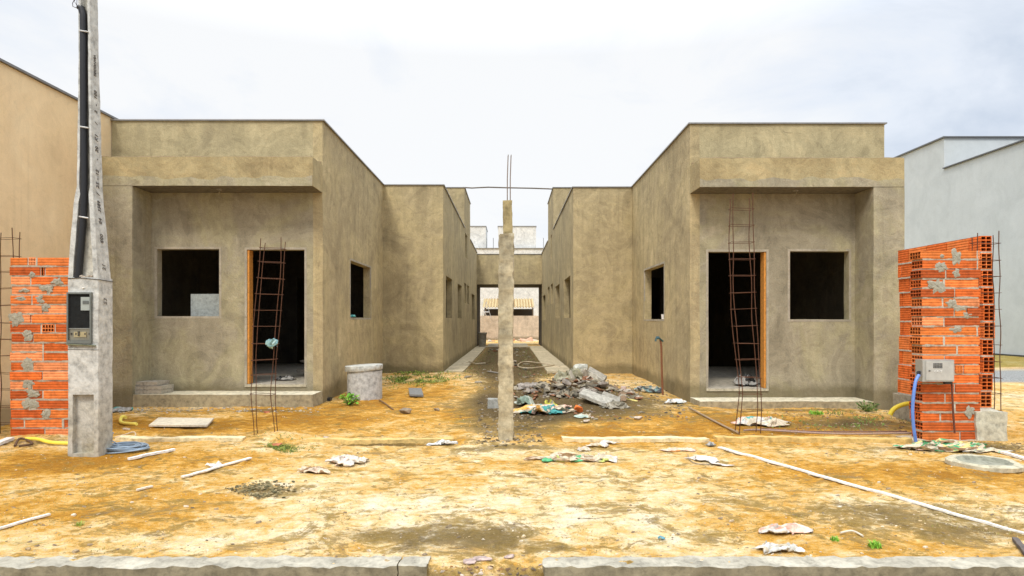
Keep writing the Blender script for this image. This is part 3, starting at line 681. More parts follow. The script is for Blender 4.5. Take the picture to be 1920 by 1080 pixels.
def smear(mb, c, u, n, rx, rz, rd, th=.014):
    """irregular dab of mortar standing proud of the brick face"""
    u = Vector(u); n = Vector(n); z = Vector((0, 0, 1)); K = 22; rings = []
    sd_ = rd.uniform(0, 99); c = Vector(c)
    for (q, dd) in ((1, -.012), (.98, .003), (.7, th * .8), (.35, th), (.02, th * 1.05)):
        ring = []
        for k in range(K):
            a = k * 2 * math.pi / K; rr = q * (1 + .7 * mn.noise(Vector((math.cos(a) * 1.6, math.sin(a) * 1.6, sd_))) + .35 * mn.noise(Vector((math.cos(a) * 5, math.sin(a) * 5, sd_))))
            ring.append(c + u * (rr * rx * math.cos(a)) + z * (rr * rz * math.sin(a)) + n * (dd + .005 * mn.noise(Vector((k, q * 3, sd_)) * 1.3)))
        rings.append(ring)
    mb.loft(rings, (.36, .34, .27))
def pier(name_label, x0, x1, Y, dep, z0, z1, nc, bl, ends, headers, splits, smears, base_label=None, seed=1):
    rd = random.Random(seed); t = thing('brick_pier', name_label, 'brick pier', ((x0 + x1) / 2, Y + dep / 2, z0))
    mb = MB(); mm = MB(); ch = (z1 - z0) / nc; jt = .016
    for k in range(nc):
        za = z0 + k * ch; ins = rd.uniform(-.006, .006); y = Y + ins
        hd = headers.get(k); xs = [x0 + rd.uniform(-.012, .012)]
        sp = splits.get(k) or [x0 + (x1 - x0) * (.5 if k % 2 else .62)]
        cutl = []
        for s in sp: cutl.append(s)
        edges = [xs[0]] + cutl + [x1 + rd.uniform(-.012, .012)]
        for i, (a, b) in enumerate(zip(edges, edges[1:])):
            a2 = a + (jt / 2 if i else 0); b2 = b - (jt / 2 if i < len(edges) - 2 else 0)
            tn = rd.choice(ORA); v = rd.uniform(.85, 1.12); tn = tuple(min(.95, q * v) for q in tn)
            hh = ch - jt + rd.uniform(-.003, .003)
            brick(mb, (a2, y + rd.uniform(-.003, .003), za + jt), (1, 0, 0), (0, -1, 0), b2 - a2, dep, hh, (ends[0] and i == 0, ends[1] and i == len(edges) - 2), tn, header=(hd is not None and i == hd))
        # mortar bed squeezed out in an uneven lip
        K = 26; pro = []
        for q in range(K + 1):
            x = x0 + .01 + (x1 - x0 - .02) * q / K
            yo = Y + .002 + .016 * mn.noise(Vector((x * 9, k * 3.3, seed))); zt = za + jt + .003 + .007 * mn.noise(Vector((x * 14, k * 7.1, seed)))
            zb = za - .003 + .005 * mn.noise(Vector((x * 14, k * 5.1, seed + 9)))
            pro.append([(x, yo, zb), (x, yo, zt), (x, Y + dep - .008, zt), (x, Y + dep - .008, zb)])
        mm.loft(pro, (.42, .37, .29))
        for s in cutl: mm.box((s - jt / 2 - .003, Y + .006 + rd.uniform(-.006, .004), za), (s + jt / 2 + .003, Y + dep - .01, za + ch), (.50, .46, .38), jit=.002, rnd=rd)
    for (px, py, rx, rz) in smears:
        q = at(px, py, Y); smear(mm, q, (1, 0, 0), (0, -1, 0), rx * 1.25, rz * 1.2, rd, .009)
    mb.build('brickwork', M['brick'], t); mm.build('mortar', M['mortar'], t)
    return t
# left pier, 19 courses
sL = 7.06
def c_of(py, z0, z1, nc, Y): return max(0, min(nc - 1, int((ph(py, Y) - z0) / ((z1 - z0) / nc))))
X = lambda px: pw(px, 7.06)
splL = {}; rows = [(68, 52), (84, 76), (57, 110), (88, 92), (60, 75), (80,), (58,), (77, 103), (62,), (80,), (80,), (62,), (80,), (60,), (80,), (66,), (80,), (45, 118), (84,)]
for i, r in enumerate(rows): splL[18 - i] = [X(x) for x in sorted(r)]
lp = pier('orange hollow brick pier with grey mortar dabs, left of the utility pole', X(20), X(133), 7.06, .19, .0, 1.994, 19, .35,
     (False, True), {18: 1, 11: 1, 17: 1}, splL,
     [(60, 515, .03, .025), (88, 541, .06, .03), (75, 562, .045, .035), (86, 577, .035, .04), (30, 598, .06, .07), (108, 528, .05, .03), (52, 629, .045, .05), (52, 683, .05, .06), (53, 718, .05, .05), (55, 758, .07, .055), (86, 778, .045, .04), (62, 738, .06, .03), (40, 560, .05, .02), (45, 545, .04, .02)], seed=3)
mb = MB(); gbox(mb, (X(14), 6.98, -.1), (X(134), 7.3, .012), .06, (.50, .42, .30)); mb.v = [p + mn.noise_vector(p * 7) * .02 for p in mb.v]; mb.build('footing', M['mortar'], lp, True)
# right pier
X = lambda px: pw(px, 6.87)
rowsR = [(), (), (1773,), (1770,), (1790,), (1768, 1789), (1789, 1812), (1770,), (), (1770,), (1795,), (1771,), (1790, 1806), (1770,), (1790,), (1772,), (1790,), (1763,), (1788,), (1800,)]
splR = {}
nR = 20
for i, r in enumerate(rowsR): splR[nR - 1 - i] = [X(x) for x in r] or [X(1836) - .02]
rp = pier('orange hollow brick pier carrying a grey meter box, right of the plot', X(1728), X(1837), 6.87, .19, .0, 2.05, nR, .35,
     (True, False), {7: 1}, splR,
     [(1793, 482, .05, .07), (1765, 500, .05, .05), (1793, 513, .04, .05), (1757, 537, .085, .07), (1785, 570, .05, .035), (1800, 578, .06, .03), (1812, 590, .05, .03), (1793, 618, .05, .03), (1818, 771, .04, .05), (1766, 480, .02, .02)], seed=8)
mb = MB(); gbox(mb, (X(1706), 6.80, -.1), (X(1840), 7.12, .02), .06, (.50, .42, .30)); mb.v = [p + mn.noise_vector(p * 7) * .02 for p in mb.v]; mb.build('footing', M['mortar'], rp, True)
# boundary wall of upright hollow bricks running back towards the right house
bw = thing('brick_wall', 'orange hollow brick wall running back from the cage to the right house', 'brick wall', (5.3, 7.9, 0))
mb = MB(); mm = MB(); rd = random.Random(5)
zb0, nck = .32, 10; chh = (2.245 - zb0) / nck
for k in range(nck):
    za = zb0 + k * chh; xo = 5.235 + (.0, .0, .012, .022, .03, .03, .012, .02, .0, -.005)[9 - k]; y = 7.12 + rd.uniform(-.006, .006); first = True
    ln = (.19 if k % 2 else .36)
    while y < 8.6:
        ln2 = min(ln, 8.66 - y); tn = rd.choice(ORA[:3]); 
        brick(mb, (xo + rd.uniform(-.004, .004), y + (ln2 - .014), za + .013), (0, -1, 0), (-1, 0, 0), ln2 - .014, .125, chh - .015, (False, first), tn, cells=(2, 4))
        mm.box((xo + .01, y + ln2 - .018, za), (xo + .115, y + ln2 + .002, za + chh), (.5, .46, .38)); y += ln2; ln = .37; first = False
    pro = []
    for q in range(31):
        yy = 7.122 + (8.64 - 7.122) * q / 30
        xa = xo - .003 + .008 * mn.noise(Vector((yy * 9, k * 3.1, 1))); zt = za + .015 + .006 * mn.noise(Vector((yy * 12, k, 5)))
        pro.append([(xa, yy, za - .004), (xa, yy, zt), (xo + .128, yy, zt), (xo + .128, yy, za - .004)])
    mm.loft(pro, (.52, .48, .40))
smear(mm, (5.235, 8.05, 1.25), (0, 1, 0), (-1, 0, 0), .08, .07, rd)
mb.build('brickwork', M['brick'], bw); mm.build('mortar', M['mortar'], bw)
mb = MB(); gbox(mb, (5.2, 7.16, -.1), (5.42, 8.7, .315), .08, (.33, .30, .23)); mb.v = [p + mn.noise_vector(p * 5) * .01 for p in mb.v]; mb.build('footing', M['concrete'], bw, True)
# concrete base block with the rebar
mb = MB(); gbox(mb, (4.985, 6.84, -.06), (5.31, 7.14, .325), .04, (.50, .48, .38)); mb.v = [p + mn.noise_vector(p * 6) * .012 + mn.noise_vector(p * 25) * .005 for p in mb.v]
o = mb.build('concrete_block', M['concrete'], smooth=True, angle=50); tag(o, 'cast concrete base block at the foot of the right end rebar cage', 'concrete block')

# ================================================================ rebar cages
def interp(path, v):
    if v <= path[0][0]: return path[0][1]
    for (a, x), (b, y) in zip(path, path[1:]):
        if v <= b: return x + (y - x) * (v - a) / (b - a)
    return path[-1][1]
def cage(label, Y, dep, left, right, stir, tops, ybot, r=.0046, tint=(.10, .042, .022)):
    """left/right = [(pixel row, pixel col)] traced shape of the front bars at distance Y"""
    c = at((left[-1][1] + right[-1][1]) / 2, ybot, Y)
    t = thing('rebar_cage', label, 'rebar cage', (c.x, Y + dep / 2, min(c.z, .05)), 'rusty rebar cages of the front columns')
    for (path, tp) in ((left, tops[0]), (right, tops[1])):
        for k in range(2):
            pts = []
            for i in range(34):
                py = ybot + (tp + (k * 6 - 3) - ybot) * i / 33
                q = at(interp(path, py), py, Y); q.y += k * dep + .006 * math.sin(i * .7 + k * 2); q.x += .004 * math.sin(i * .5 + k * 3 + Y)
                pts.append(q)
            mb = MB(); mb.tube(pts, r, tint, 6); mb.build('bar', M['rust'], t, True)
    for py in stir:
        a = at(interp(left, py), py, Y); b = at(interp(right, py), py + rnd.uniform(-2, 2), Y); e = .012
        P = [a + Vector((-e, -e, 0)), b + Vector((e, -e, 0)), b + Vector((e, dep + e, 0)), a + Vector((-e, dep + e, 0)), a + Vector((-e, -e, .004))]
        mb = MB(); mb.tube(P, r * .62, tint, 5); mb.build('stirrup', M['rust'], t, True)
    return t
cage('rusty rebar cage standing before the left doorway, teal rag tied to it', 7.08, .11,
     [(448, 490), (526, 483), (613, 475), (685, 473), (738, 471.5), (822, 476)], [(448, 528), (526, 524.6), (613, 517), (685, 511), (738, 508), (822, 515)],
     [464, 490, 520.6, 550.7, 581.6, 612, 644.6, 676, 703.6, 739, 771], (450, 448), 824)
cage('tall rusty rebar cage bent in front of the right doorway', 7.08, .11,
     [(365, 1375), (440, 1374), (518, 1375), (576, 1377), (634, 1382), (704, 1390), (735, 1393), (820, 1385)], [(365, 1412), (440, 1412), (518, 1415), (595, 1417), (642, 1421), (712, 1426), (771, 1428), (820, 1425)],
     [390, 421, 454, 485, 516, 549, 580, 612, 644, 675, 707, 739, 772], (366, 365), 822)
cage('rebar cage cut by the left edge of the photo, beside the brick pier', 7.16, .1, [(430, -12), (840, -12)], [(430, 24), (840, 23)],
     [447, 479, 510, 541, 573, 605, 636, 668, 700, 731, 763, 795], (431, 430), 828)
cage('rebar cage rising from the concrete block at the right brick wall end', 6.96, .09, [(437, 1833), (790, 1836)], [(437, 1873), (790, 1877)],
     [455, 487, 518.5, 550, 581, 613, 645, 677, 708, 740, 770], (440, 436), 786, r=.005)

# ================================================================ concrete post in the middle
cp = thing('concrete_post', 'tall rough concrete post standing alone in the middle of the plot', 'post', (pw(948, 6.72), 6.78, 0))
mb = MB(); yy = 6.72
gbox(mb, (pw(935, yy), yy, -.15), (pw(962, yy), yy + .17, ph(438, yy)), .03, (.47, .39, .23)); 
def rough(mb, a=.011):
    mb.v = [p + mn.noise_vector(p * 11) * a + mn.noise_vector(p * 34) * a * .5 + Vector((.012 * mn.noise(Vector((3, 0, p.z * 1.2))), 0, 0)) for p in mb.v]
rough(mb, .016); mb.t = [tuple(q * (1 + .45 * mn.noise(mb.v[f[0]] * 5)) for q in (.42, .36, .24)) for f in mb.f]
mb.build('shaft', M['concrete'], cp, True, angle=70)
mb = MB(); gbox(mb, (pw(943, yy), yy + .02, ph(438, yy) - .02), (pw(960, yy), yy + .15, ph(375, yy)), .025, (.36, .29, .15)); rough(mb, .008); mb.build('shaft_top', M['concrete'], cp, True, angle=70)
for (px, dy, tp) in ((951.5, .05, 290), (957, .05, 290), (951, .12, 292), (956.5, .12, 292)):
    mb = MB(); mb.tube([at(px, 385, yy + dy), at(px, 335, yy + dy), at(px + 1.5, tp, yy + dy)], .0042, (.22, .17, .14), 6); mb.build('bar', M['rust'], cp)
# rod spanning the roofs
mb = MB(); Yr = 22.0
mb.tube([at(868, 351.5, Yr), at(885, 352.5, Yr), at(915, 351, Yr), at(950, 352, Yr), at(1000, 353, Yr), at(1040, 354.5, Yr)], .022, (.16, .13, .10), 6)
o = mb.build('roof_pole', M['wood'], smooth=True); tag(o, 'thin timber pole spanning between the two roof tank rooms', 'timber pole')

# ================================================================ utility pole
up = thing('utility_pole', 'tapering grey concrete utility pole with a meter box in its foot', 'utility pole', (-4.05, 6.17, 0))
YP = 6.07
zp = lambda py: ph(py, YP)
rowsP = [(872, 128, 185, 6.30, 0), (738, 127.5, 185, 6.29, 0), (600, 127.5, 184.5, 6.285, 0), (520, 127.5, 184, 6.265, 1), (450, 132.5, 180, 6.245, 1), (380, 138, 175.6, 6.225, 1), (348, 144, 173.5, 6.22, 1), (240, 146, 171.5, 6.21, 1), (100, 147, 169.5, 6.195, 1), (0, 147, 168, 6.188, 1), (-300, 149, 164, 6.17, 1)]
def prect(x0, x1, y0, y1, z): return [(x0, y0, z), (x1, y0, z), (x1, y1, z), (x0, y1, z)]
def resample(rows, n=60):
    out = []
    for (a, b) in zip(rows, rows[1:]):
        k = max(1, int(abs(a[0] - b[0]) / 14))
        for i in range(k): out.append(tuple(a[j] + (b[j] - a[j]) * i / k for j in range(len(a))))
    return out + [rows[-1]]
mb = MB(); tn = (.52, .515, .48)
up_rows = [r for r in resample(rowsP) if r[0] <= 520.01]
fl = lambda r: pw(r[1], YP); fr = lambda r: pw(r[2], YP)
fw = lambda r: .045 if r[0] > 350 else .022
mb.loft([prect(fl(r), fl(r) + fw(r), YP, r[3], zp(r[0])) for r in up_rows], tn)
mb.loft([prect(fr(r) - fw(r), fr(r), YP, r[3], zp(r[0])) for r in up_rows], tn)
mb.loft([prect(fl(r) + fw(r), fr(r) - fw(r), YP + .055, r[3] - .02, zp(r[0])) for r in up_rows], (.55, .52, .44))
# solid foot with two recesses
x0, x1 = pw(127.6, YP), pw(184.6, YP); yb = 6.285
ops = [(pw(136, YP) - x0, pw(176, YP) - x0, zp(850), zp(740)), (pw(129.5, YP) - x0, pw(173, YP) - x0, zp(638), zp(550))]
wall(mb, (x0, YP, 0), (1, 0, 0), (0, -1, 0), x1 - x0, -.12, zp(520), .05, ops, .05, tn)
gbox(mb, (x0, YP + .0501, -.12), (x1, yb, zp(520)), .05, tn)
mb.v = [p + mn.noise_vector(p * 8) * .004 + mn.noise_vector(p * 28) * .0025 for p in mb.v]
for k, f in enumerate(mb.f):
    c = sum((mb.v[i] for i in f), Vector()) / len(f); d = sstep(.75, .1, np.array(c.z)) if False else max(0, min(1, (.7 - c.z) / .6))
    d *= .6 + .5 * mn.noise(c * 5); a = Vector(mb.t[k]); mb.t[k] = tuple(a.lerp(Vector((.36, .31, .20)), max(0, min(1, d))))
mb.build('shaft', M['concrete'], up, True, angle=40)
# chipped ledge and seams
mb = MB()
for k in range(16): mb.chunk((pw(133 + k * 2.9, YP), YP + rnd.uniform(-.004, .03), zp(535 + rnd.uniform(-6, 6))), (.03, .03, .02), (.66, .62, .55), rnd)
for k in range(9): mb.chunk((pw(150 + k * 2.6, YP), YP + .03 + rnd.uniform(-.01, .01), zp(518 + rnd.uniform(-2, 3))), (.03, .05, .022), (.45, .38, .30), rnd)
mb.build('chipped_ledge', M['stone'], up)
mb = MB()
mb.tube([at(127, 522, YP - .006), at(150, 521, YP - .006), at(184.5, 524, YP - .006), (pw(184.5, YP) + .01, 6.28, zp(526))], .004, (.08, .07, .06), 5); mb.build('tie_wire', M['rust'], up); mb = MB()
mb.tube([at(127, 655, YP - .003), at(185, 656, YP - .003)], .0025, (.12, .1, .08), 5); mb.build('tie_wire', M['rust'], up)
# meter recess
mt = MB(); xa, xb = pw(127.5, YP), pw(173.5, YP); za, zb = zp(638), zp(549)
for (a, b, c, d) in ((xa, xb, zb - .012, zb + .004), (xa, xa + .014, za, zb - .012), (xb - .014, xb, za, zb - .012), (xa, xb, za - .03, za)): mt.box((a, YP - .022, c), (b, YP + .01, d), (.20, .21, .19))
mt.box((xa + .014, YP - .012, zp(616) - .004), (xb - .014, YP + .01, zp(616) + .004), (.36, .36, .32))
mbx = mt.build('meter_box', M['metal'], up)
g1 = MB(); g1.box((xa + .014, YP - .004, zp(616)), (xb - .014, YP + .045, zb - .012), (.008, .009, .009)); g1.build('dark_window', M['cloth'], mbx)
g1 = MB(); g1.box((pw(153, YP), YP - .012, zp(582)), (pw(171, YP), YP - .003, zp(557)), (.34, .37, .34)); g1.box((pw(157, YP), YP - .016, zp(570)), (pw(168, YP), YP - .011, zp(564)), (.12, .13, .12)); g1.build('meter', M['plastic'], mbx)
g1 = MB(); g1.box((xa + .015, YP - .006, za + .001), (xb - .015, YP + .03, zp(616) - .005), (.28, .26, .20)); 
g1.box((pw(140, YP), YP - .012, zp(632)), (pw(163, YP), YP - .005, zp(622)), (.50, .42, .24)); g1.box((pw(148, YP), YP - .02, zp(630)), (pw(151, YP), YP - .011, zp(621)), (.10, .09, .07))
for q in (134, 143, 160, 168): g1.box((pw(q, YP), YP - .014, zp(628)), (pw(q + 2, YP), YP - .005, zp(624)), (.08, .07, .06))
g1.build('switch_plate', M['metal'], mbx)
g1 = MB(); g1.loft([[(xa, YP - .004, za - .03), (xb + .035, YP - .004, za - .045), (xb + .035, YP - .03, za - .048), (xa, YP - .03, za - .033)], [(xa, YP - .004, za - .045), (xb + .035, YP - .004, za - .055), (xb + .035, YP - .025, za - .055), (xa, YP - .025, za - .045)]], (.25, .27, .19)); g1.build('drip_ledge', M['concrete'], up)
# conduit
pts = [(148, 13), (153, 16), (156.5, 28), (156.8, 60), (156.8, 150), (157.2, 240), (158, 330), (157, 400), (151.5, 465), (146.5, 521)]
P3 = [at(a, b, YP + .02) for a, b in pts]; fine = []
for a, b in zip(P3, P3[1:]): fine += [a.lerp(b, k / 4) for k in range(4)]
mb = MB(); mb.tube(fine + [P3[-1]], [.026] * 4 + [.032] * (len(fine) - 3), (.010, .010, .012), 14); mb.build('conduit', M['plastic'], up, True)
for py, px in ((58, 156.8), (238, 157.2), (407, 156.5)):
    mb = MB(); mb.tube([at(px - 8, py - 1, YP - .005), at(px - 3, py, YP - .016), at(px + 3, py + 1, YP - .016), at(px + 9, py + 2, YP - .005)], .0075, (.62, .60, .56), 6); mb.build('strap', M['metal'], up)
mb = MB()
mb.tube([at(149, 13, YP + .02), at(141, 14, YP), at(136.5, 12, YP), at(136, 6, YP), at(139, 0, YP), at(143, -12, YP), at(150, -30, YP + .03)], .0035, (.10, .09, .11), 5)
mb.tube([at(147, 14, YP + .02), at(143, 8, YP), at(139, 2, YP), at(143, -4, YP), at(145, -20, YP + .03)], .003, (.10, .09, .11), 5)
mb.tube([at(144, 16, YP + .01), at(144, 6, YP + .01), at(145, -18, YP + .02)], .003, (.12, .11, .12), 5); mb.build('loose_wires', M['plastic'], up)
# embossed writing on the side face
def text_mesh(name, s, size, mat4, mat, parent, shear=0.0, ext=.003, tint=(.16, .15, .14)):
    cu = bpy.data.curves.new('t', 'FONT'); cu.body = s; cu.size = size; cu.align_x = 'CENTER'; cu.align_y = 'CENTER'; cu.extrude = ext; cu.shear = shear; cu.resolution_u = 3
    ob = bpy.data.objects.new('t', cu); C.collection.objects.link(ob); bpy.context.view_layer.update()
    me = bpy.data.meshes.new_from_object(ob.evaluated_get(bpy.context.evaluated_depsgraph_get()))
    bpy.data.objects.remove(ob); bpy.data.curves.remove(cu)
    base = Vector(parent['_base']); me.transform(Matrix.Translation(-base) @ mat4)
    ca = me.color_attributes.new('tint', 'FLOAT_COLOR', 'CORNER'); ca.data.foreach_set('color', [tint[0], tint[1], tint[2], 1.0] * len(ca.data))
    me.materials.clear(); me.materials.append(mat); me.name = name
    o = bpy.data.objects.new(name, me); C.collection.objects.link(o); o.parent = parent; return o
def side_at(py):
    r = None
    for a, b in zip(rowsP, rowsP[1:]):
        if a[0] >= py >= b[0]:
            k = (a[0] - py) / (a[0] - b[0]); r = [a[j] + (b[j] - a[j]) * k for j in range(4)]; break
    return Vector((pw(r[2], YP) + .002, YP + (r[3] - YP) * .5, zp(py)))
for s, py, sz in (('53', 565, .062), ('21', 500, .062), ('600', 446, .06), ('84', 413, .06), ('3589', 385, .055), ('/', 362, .06), ('25', 345, .06), ('-', 333, .06), ('12', 321, .058), ('-', 296, .06), ('20', 277, .058), ('K1', 255, .06), ('/', 228, .055), ('2', 206, .055), ('-', 193, .07), ('100', 174, .055), ('TECONVIA', 119, .043)):
    c = side_at(py); tilt = (side_at(py - 15) - side_at(py + 15)).normalized(); xa_ = tilt; za_ = Vector((1, 0, 0)); za_ = (za_ - xa_ * za_.dot(xa_)).normalized(); ya_ = za_.cross(xa_)
    m4 = Matrix((xa_, ya_, za_)).transposed().to_4x4(); m4.translation = c
    text_mesh('inscription', s, sz, m4, M['rust'], up, shear=.25)

# ================================================================ meter box on the right pier
mbx = thing('meter_box', 'small grey metal meter box fixed to the right brick pier', 'meter box', (4.51, 6.81, .65))
xa, xb, za, zb = 4.348, 4.682, .655, .886
mb = MB(); mb.box((xa, 6.752, za), (xb, 6.872, zb), (.50, .50, .47)); mb.build('casing', M['metal'], mbx)
mb = MB(); mb.box((xa + .035, 6.744, za + .014), (xb - .012, 6.751, zb - .014), (.60, .60, .57)); dr = mb.build('door', M['metal'], mbx)
mb = MB()
for i in range(6):
    for j in range(4): mb.box((xa + .108 + i * .0165, 6.741, zb - .037 - j * .0135 - .009), (xa + .108 + i * .0165 + .012, 6.7438, zb - .037 - j * .0135), (.02, .02, .02))
mb.build('vent_grille', M['plastic'], dr)
mb = MB(); mb.disc_ring((0, 0, 0), [(.009, 0), (.008, .006)], (.12, .12, .12), 12); mb.v = [Vector((p.x + xa + .068, 6.744 - p.z, p.y + .77)) for p in mb.v]; mb.build('lock', M['metal'], dr)
m4 = Matrix(((1, 0, 0), (0, 0, -1), (0, 1, 0))).to_4x4(); m4 = Matrix.Translation((xa + .158, 6.742, .765)) @ Matrix.Rotation(R(90), 4, 'X')
text_mesh('lettering', 'CAZE', .034, m4, M['metal'], dr, shear=.3, ext=.0015, tint=(.95, .95, .93))
mb = MB(); mb.box((xa + .26, 6.78, za - .03), (xa + .33, 6.82, za - .001), (.03, .03, .03)); mb.build('cable_gland', M['plastic'], mbx)
mb = MB(); mb.chunk((xa - .012, 6.80, .74), (.05, .05, .055), (.015, .015, .02), rnd); mb.build('plug', M['plastic'], mbx)
def thing_tube(name, label, cat, pts, r, tint, mat='plastic', n=10, sub=6, group=None):
    P = [Vector(p) for p in pts]; out = []
    for i in range(len(P) - 1):      # catmull-rom
        p0 = P[max(i - 1, 0)]; p1 = P[i]; p2 = P[i + 1]; p3 = P[min(i + 2, len(P) - 1)]
        for k in range(sub):
            t_ = k / sub; out.append(.5 * ((2 * p1) + (p2 - p0) * t_ + (2 * p0 - 5 * p1 + 4 * p2 - p3) * t_ ** 2 + (3 * p1 - p0 - 3 * p2 + p3) * t_ ** 3))
    out.append(P[-1]); mb = MB(); mb.tube(out, r, tint, n); o = mb.build(name, M[mat], smooth=True); tag(o, label, cat, group); return o
thing_tube('hose', 'blue hose hanging from the meter box down the brick pier', 'hose', [at(1723, 703, 6.76), at(1717, 715, 6.74), at(1713, 740, 6.72), at(1711, 770, 6.72), at(1713, 800, 6.72), at(1717, 828, 6.72)], .016, (.12, .24, .62))
thing_tube('hose', 'yellow hose arching out of the ground behind the right brick pier', 'hose', [at(1669, 778, 8.1), at(1674, 769, 8.1), at(1684, 762, 8.1), at(1700, 757, 8.1), at(1720, 756, 8.1)], .028, (.85, .68, .05))
thing_tube('pipe', 'thin rust brown pipe dropping from the meter box to the ground', 'pipe', [at(1784, 714, 6.80), at(1785, 730, 6.80), at(1787, 770, 6.80), at(1790, 812, 6.80)], .010, (.14, .05, .03), 'rust')
thing_tube('pipe', 'long grey brown pipe lying on the sand in front of the right porch', 'pipe', [on(1787, 812) + Vector((0, 0, .02)), on(1700, 817) + Vector((0, 0, .03)), on(1560, 818) + Vector((0, 0, .03)), on(1430, 811) + Vector((0, 0, .03)), on(1395, 812) + Vector((0, 0, .03))], .011, (.34, .24, .19), 'rust')
thing_tube('pipe', 'second dark pipe lying beside the long one before the right porch', 'pipe', [on(1700, 813) + Vector((0, 0, .03)), on(1600, 814.5) + Vector((0, 0, .03)), on(1500, 813) + Vector((0, 0, .03)), on(1428, 808) + Vector((0, 0, .03))], .008, (.20, .11, .08), 'rust')
thing_tube('pipe', 'brown pipe slanting over the sand from the right house corner to the cage', 'pipe', [on(1292, 768) + Vector((0, 0, .03)), on(1320, 782) + Vector((0, 0, .02)), on(1352, 799) + Vector((0, 0, .02)), on(1384, 815) + Vector((0, 0, .02))], .013, (.33, .24, .15), 'rust')
# standpipe with tap
sp = thing('standpipe', 'thin rusty standpipe with a blue tap at the right house wall', 'standpipe', (2.60, 11.0, 0))
mb = MB(); mb.tube([at(1243, 748, 10.9), at(1241, 700, 10.9), at(1240, 650, 10.9), at(1238, 636, 10.9)], .018, (.24, .10, .05), 8); mb.build('pipe', M['rust'], sp, True)
mb = MB(); mb.tube([at(1243, 640, 10.9), at(1236, 634, 10.85), at(1230, 635, 10.8), at(1229, 640, 10.8)], .016, (.06, .13, .14), 8); mb.box(at(1233, 634, 10.83) - Vector((.03, .006, 0)), at(1233, 634, 10.83) + Vector((.03, .006, .03)), (.07, .16, .2)); mb.build('tap', M['plastic'], sp)

# ================================================================ concrete ring tank with lid
q = on(676, 751); rt = thing('concrete_tank', 'grey concrete ring with a thick lid beside the left house', 'tank', (q.x, q.y + .3, q.z))
cx, cy = q.x, q.y + .3; r0 = .285; zt = ph(697, cy - .3) 
mb = MB(); mb.disc_ring((cx, cy, q.z - .03), [(r0, 0), (r0, .15), (r0, .30), (r0 * .995, zt - q.z + .03)], (.50, .50, .48), 48, .004, rnd); mb.build('ring', M['concrete'], rt, True, angle=50)
mb = MB(); mb.disc_ring((cx - .015, cy, zt + .002), [(r0 + .018, 0), (r0 + .024, .015), (r0 + .022, .08), (r0 + .012, .088), (r0 * .5, .09)], (.50, .50, .45), 48, .008, rnd)
mb.v = [p + Vector((0, 0, (p.x - cx) * .05)) + mn.noise_vector(p * 14) * .005 for p in mb.v]; mb.build('lid', M['concrete'], rt, True, angle=50)
mb = MB(); mb.disc_ring((0, 0, 0), [(.024, 0), (.02, .01)], (.01, .01, .01), 14); e0 = at(655, 738, cy - .27); mb.v = [Vector((p.x + e0.x, e0.y - p.z + .012, p.y + e0.z)) for p in mb.v]; mb.build('inlet_hole', M['plastic'], rt)

# manhole ring
q = on(1844, 873); mb = MB(); mb.disc_ring((q.x, q.y, q.z - .02), [(.24, 0), (.285, .02), (.285, .055), (.26, .07), (.215, .065), (.19, .03), (.05, .02)], (.50, .46, .33), 48, .02, rnd)
mb.v = [p + mn.noise_vector(p * 10) * .008 for p in mb.v]
for k, f in enumerate(mb.f):
    c = sum((mb.v[i] for i in f), Vector()) / len(f)
    if (c.x - q.x) ** 2 + (c.y - q.y) ** 2 < .205 ** 2: mb.t[k] = (.27, .27, .21)
o = mb.build('manhole_cover', M['concrete'], smooth=True, angle=40); tag(o, 'round concrete manhole cover in the sand at the lower right', 'manhole cover')

# ================================================================ loose things
def slab(name, label, cat, corners, th, tint, mat='wood', group=None, jit=.002):
    P = [Vector(c) for c in corners]; mb = MB(); up_ = Vector((0, 0, th))
    n = 10; top = []; rings = []
    for k in range(n + 1):
        a = P[0].lerp(P[1], k / n); b = P[3].lerp(P[2], k / n); w1 = Vector((rnd.uniform(-1, 1), rnd.uniform(-1, 1), rnd.uniform(-.4, .4))) * jit; w2 = Vector((rnd.uniform(-1, 1), rnd.uniform(-1, 1), rnd.uniform(-.4, .4))) * jit
        rings.append([a + w1, b + w2, b + up_ + w2, a + up_ + w1])
    mb.loft(rings, tint); o = mb.build(name, M[mat]); tag(o, label, cat, group); return o
def strip(label, p0, p1, wd, th, tint, name='wooden_strip', cat='wooden strip', lift=.008, mat='wood', seg=1, group=None):
    a = on(*p0); b = on(*p1); mb = MB(); n = max(10, int((b - a).length / .08)); rings = []
    for k in range(n + 1):
        c = a.lerp(b, k / n); c.z = g(c.x, c.y) * (.5) + a.lerp(b, k / n).z * .5 + lift
        d = (b - a).normalized(); s = Vector((-d.y, d.x, 0)) * wd * .5 * (1 + rnd.uniform(-.12, .12))
        rings.append([c - s, c + s, c + s + Vector((0, 0, th)), c - s + Vector((0, 0, th))])
    mb.loft(rings, tint); o = mb.build(name, M[mat]); tag(o, label, cat, group); return o
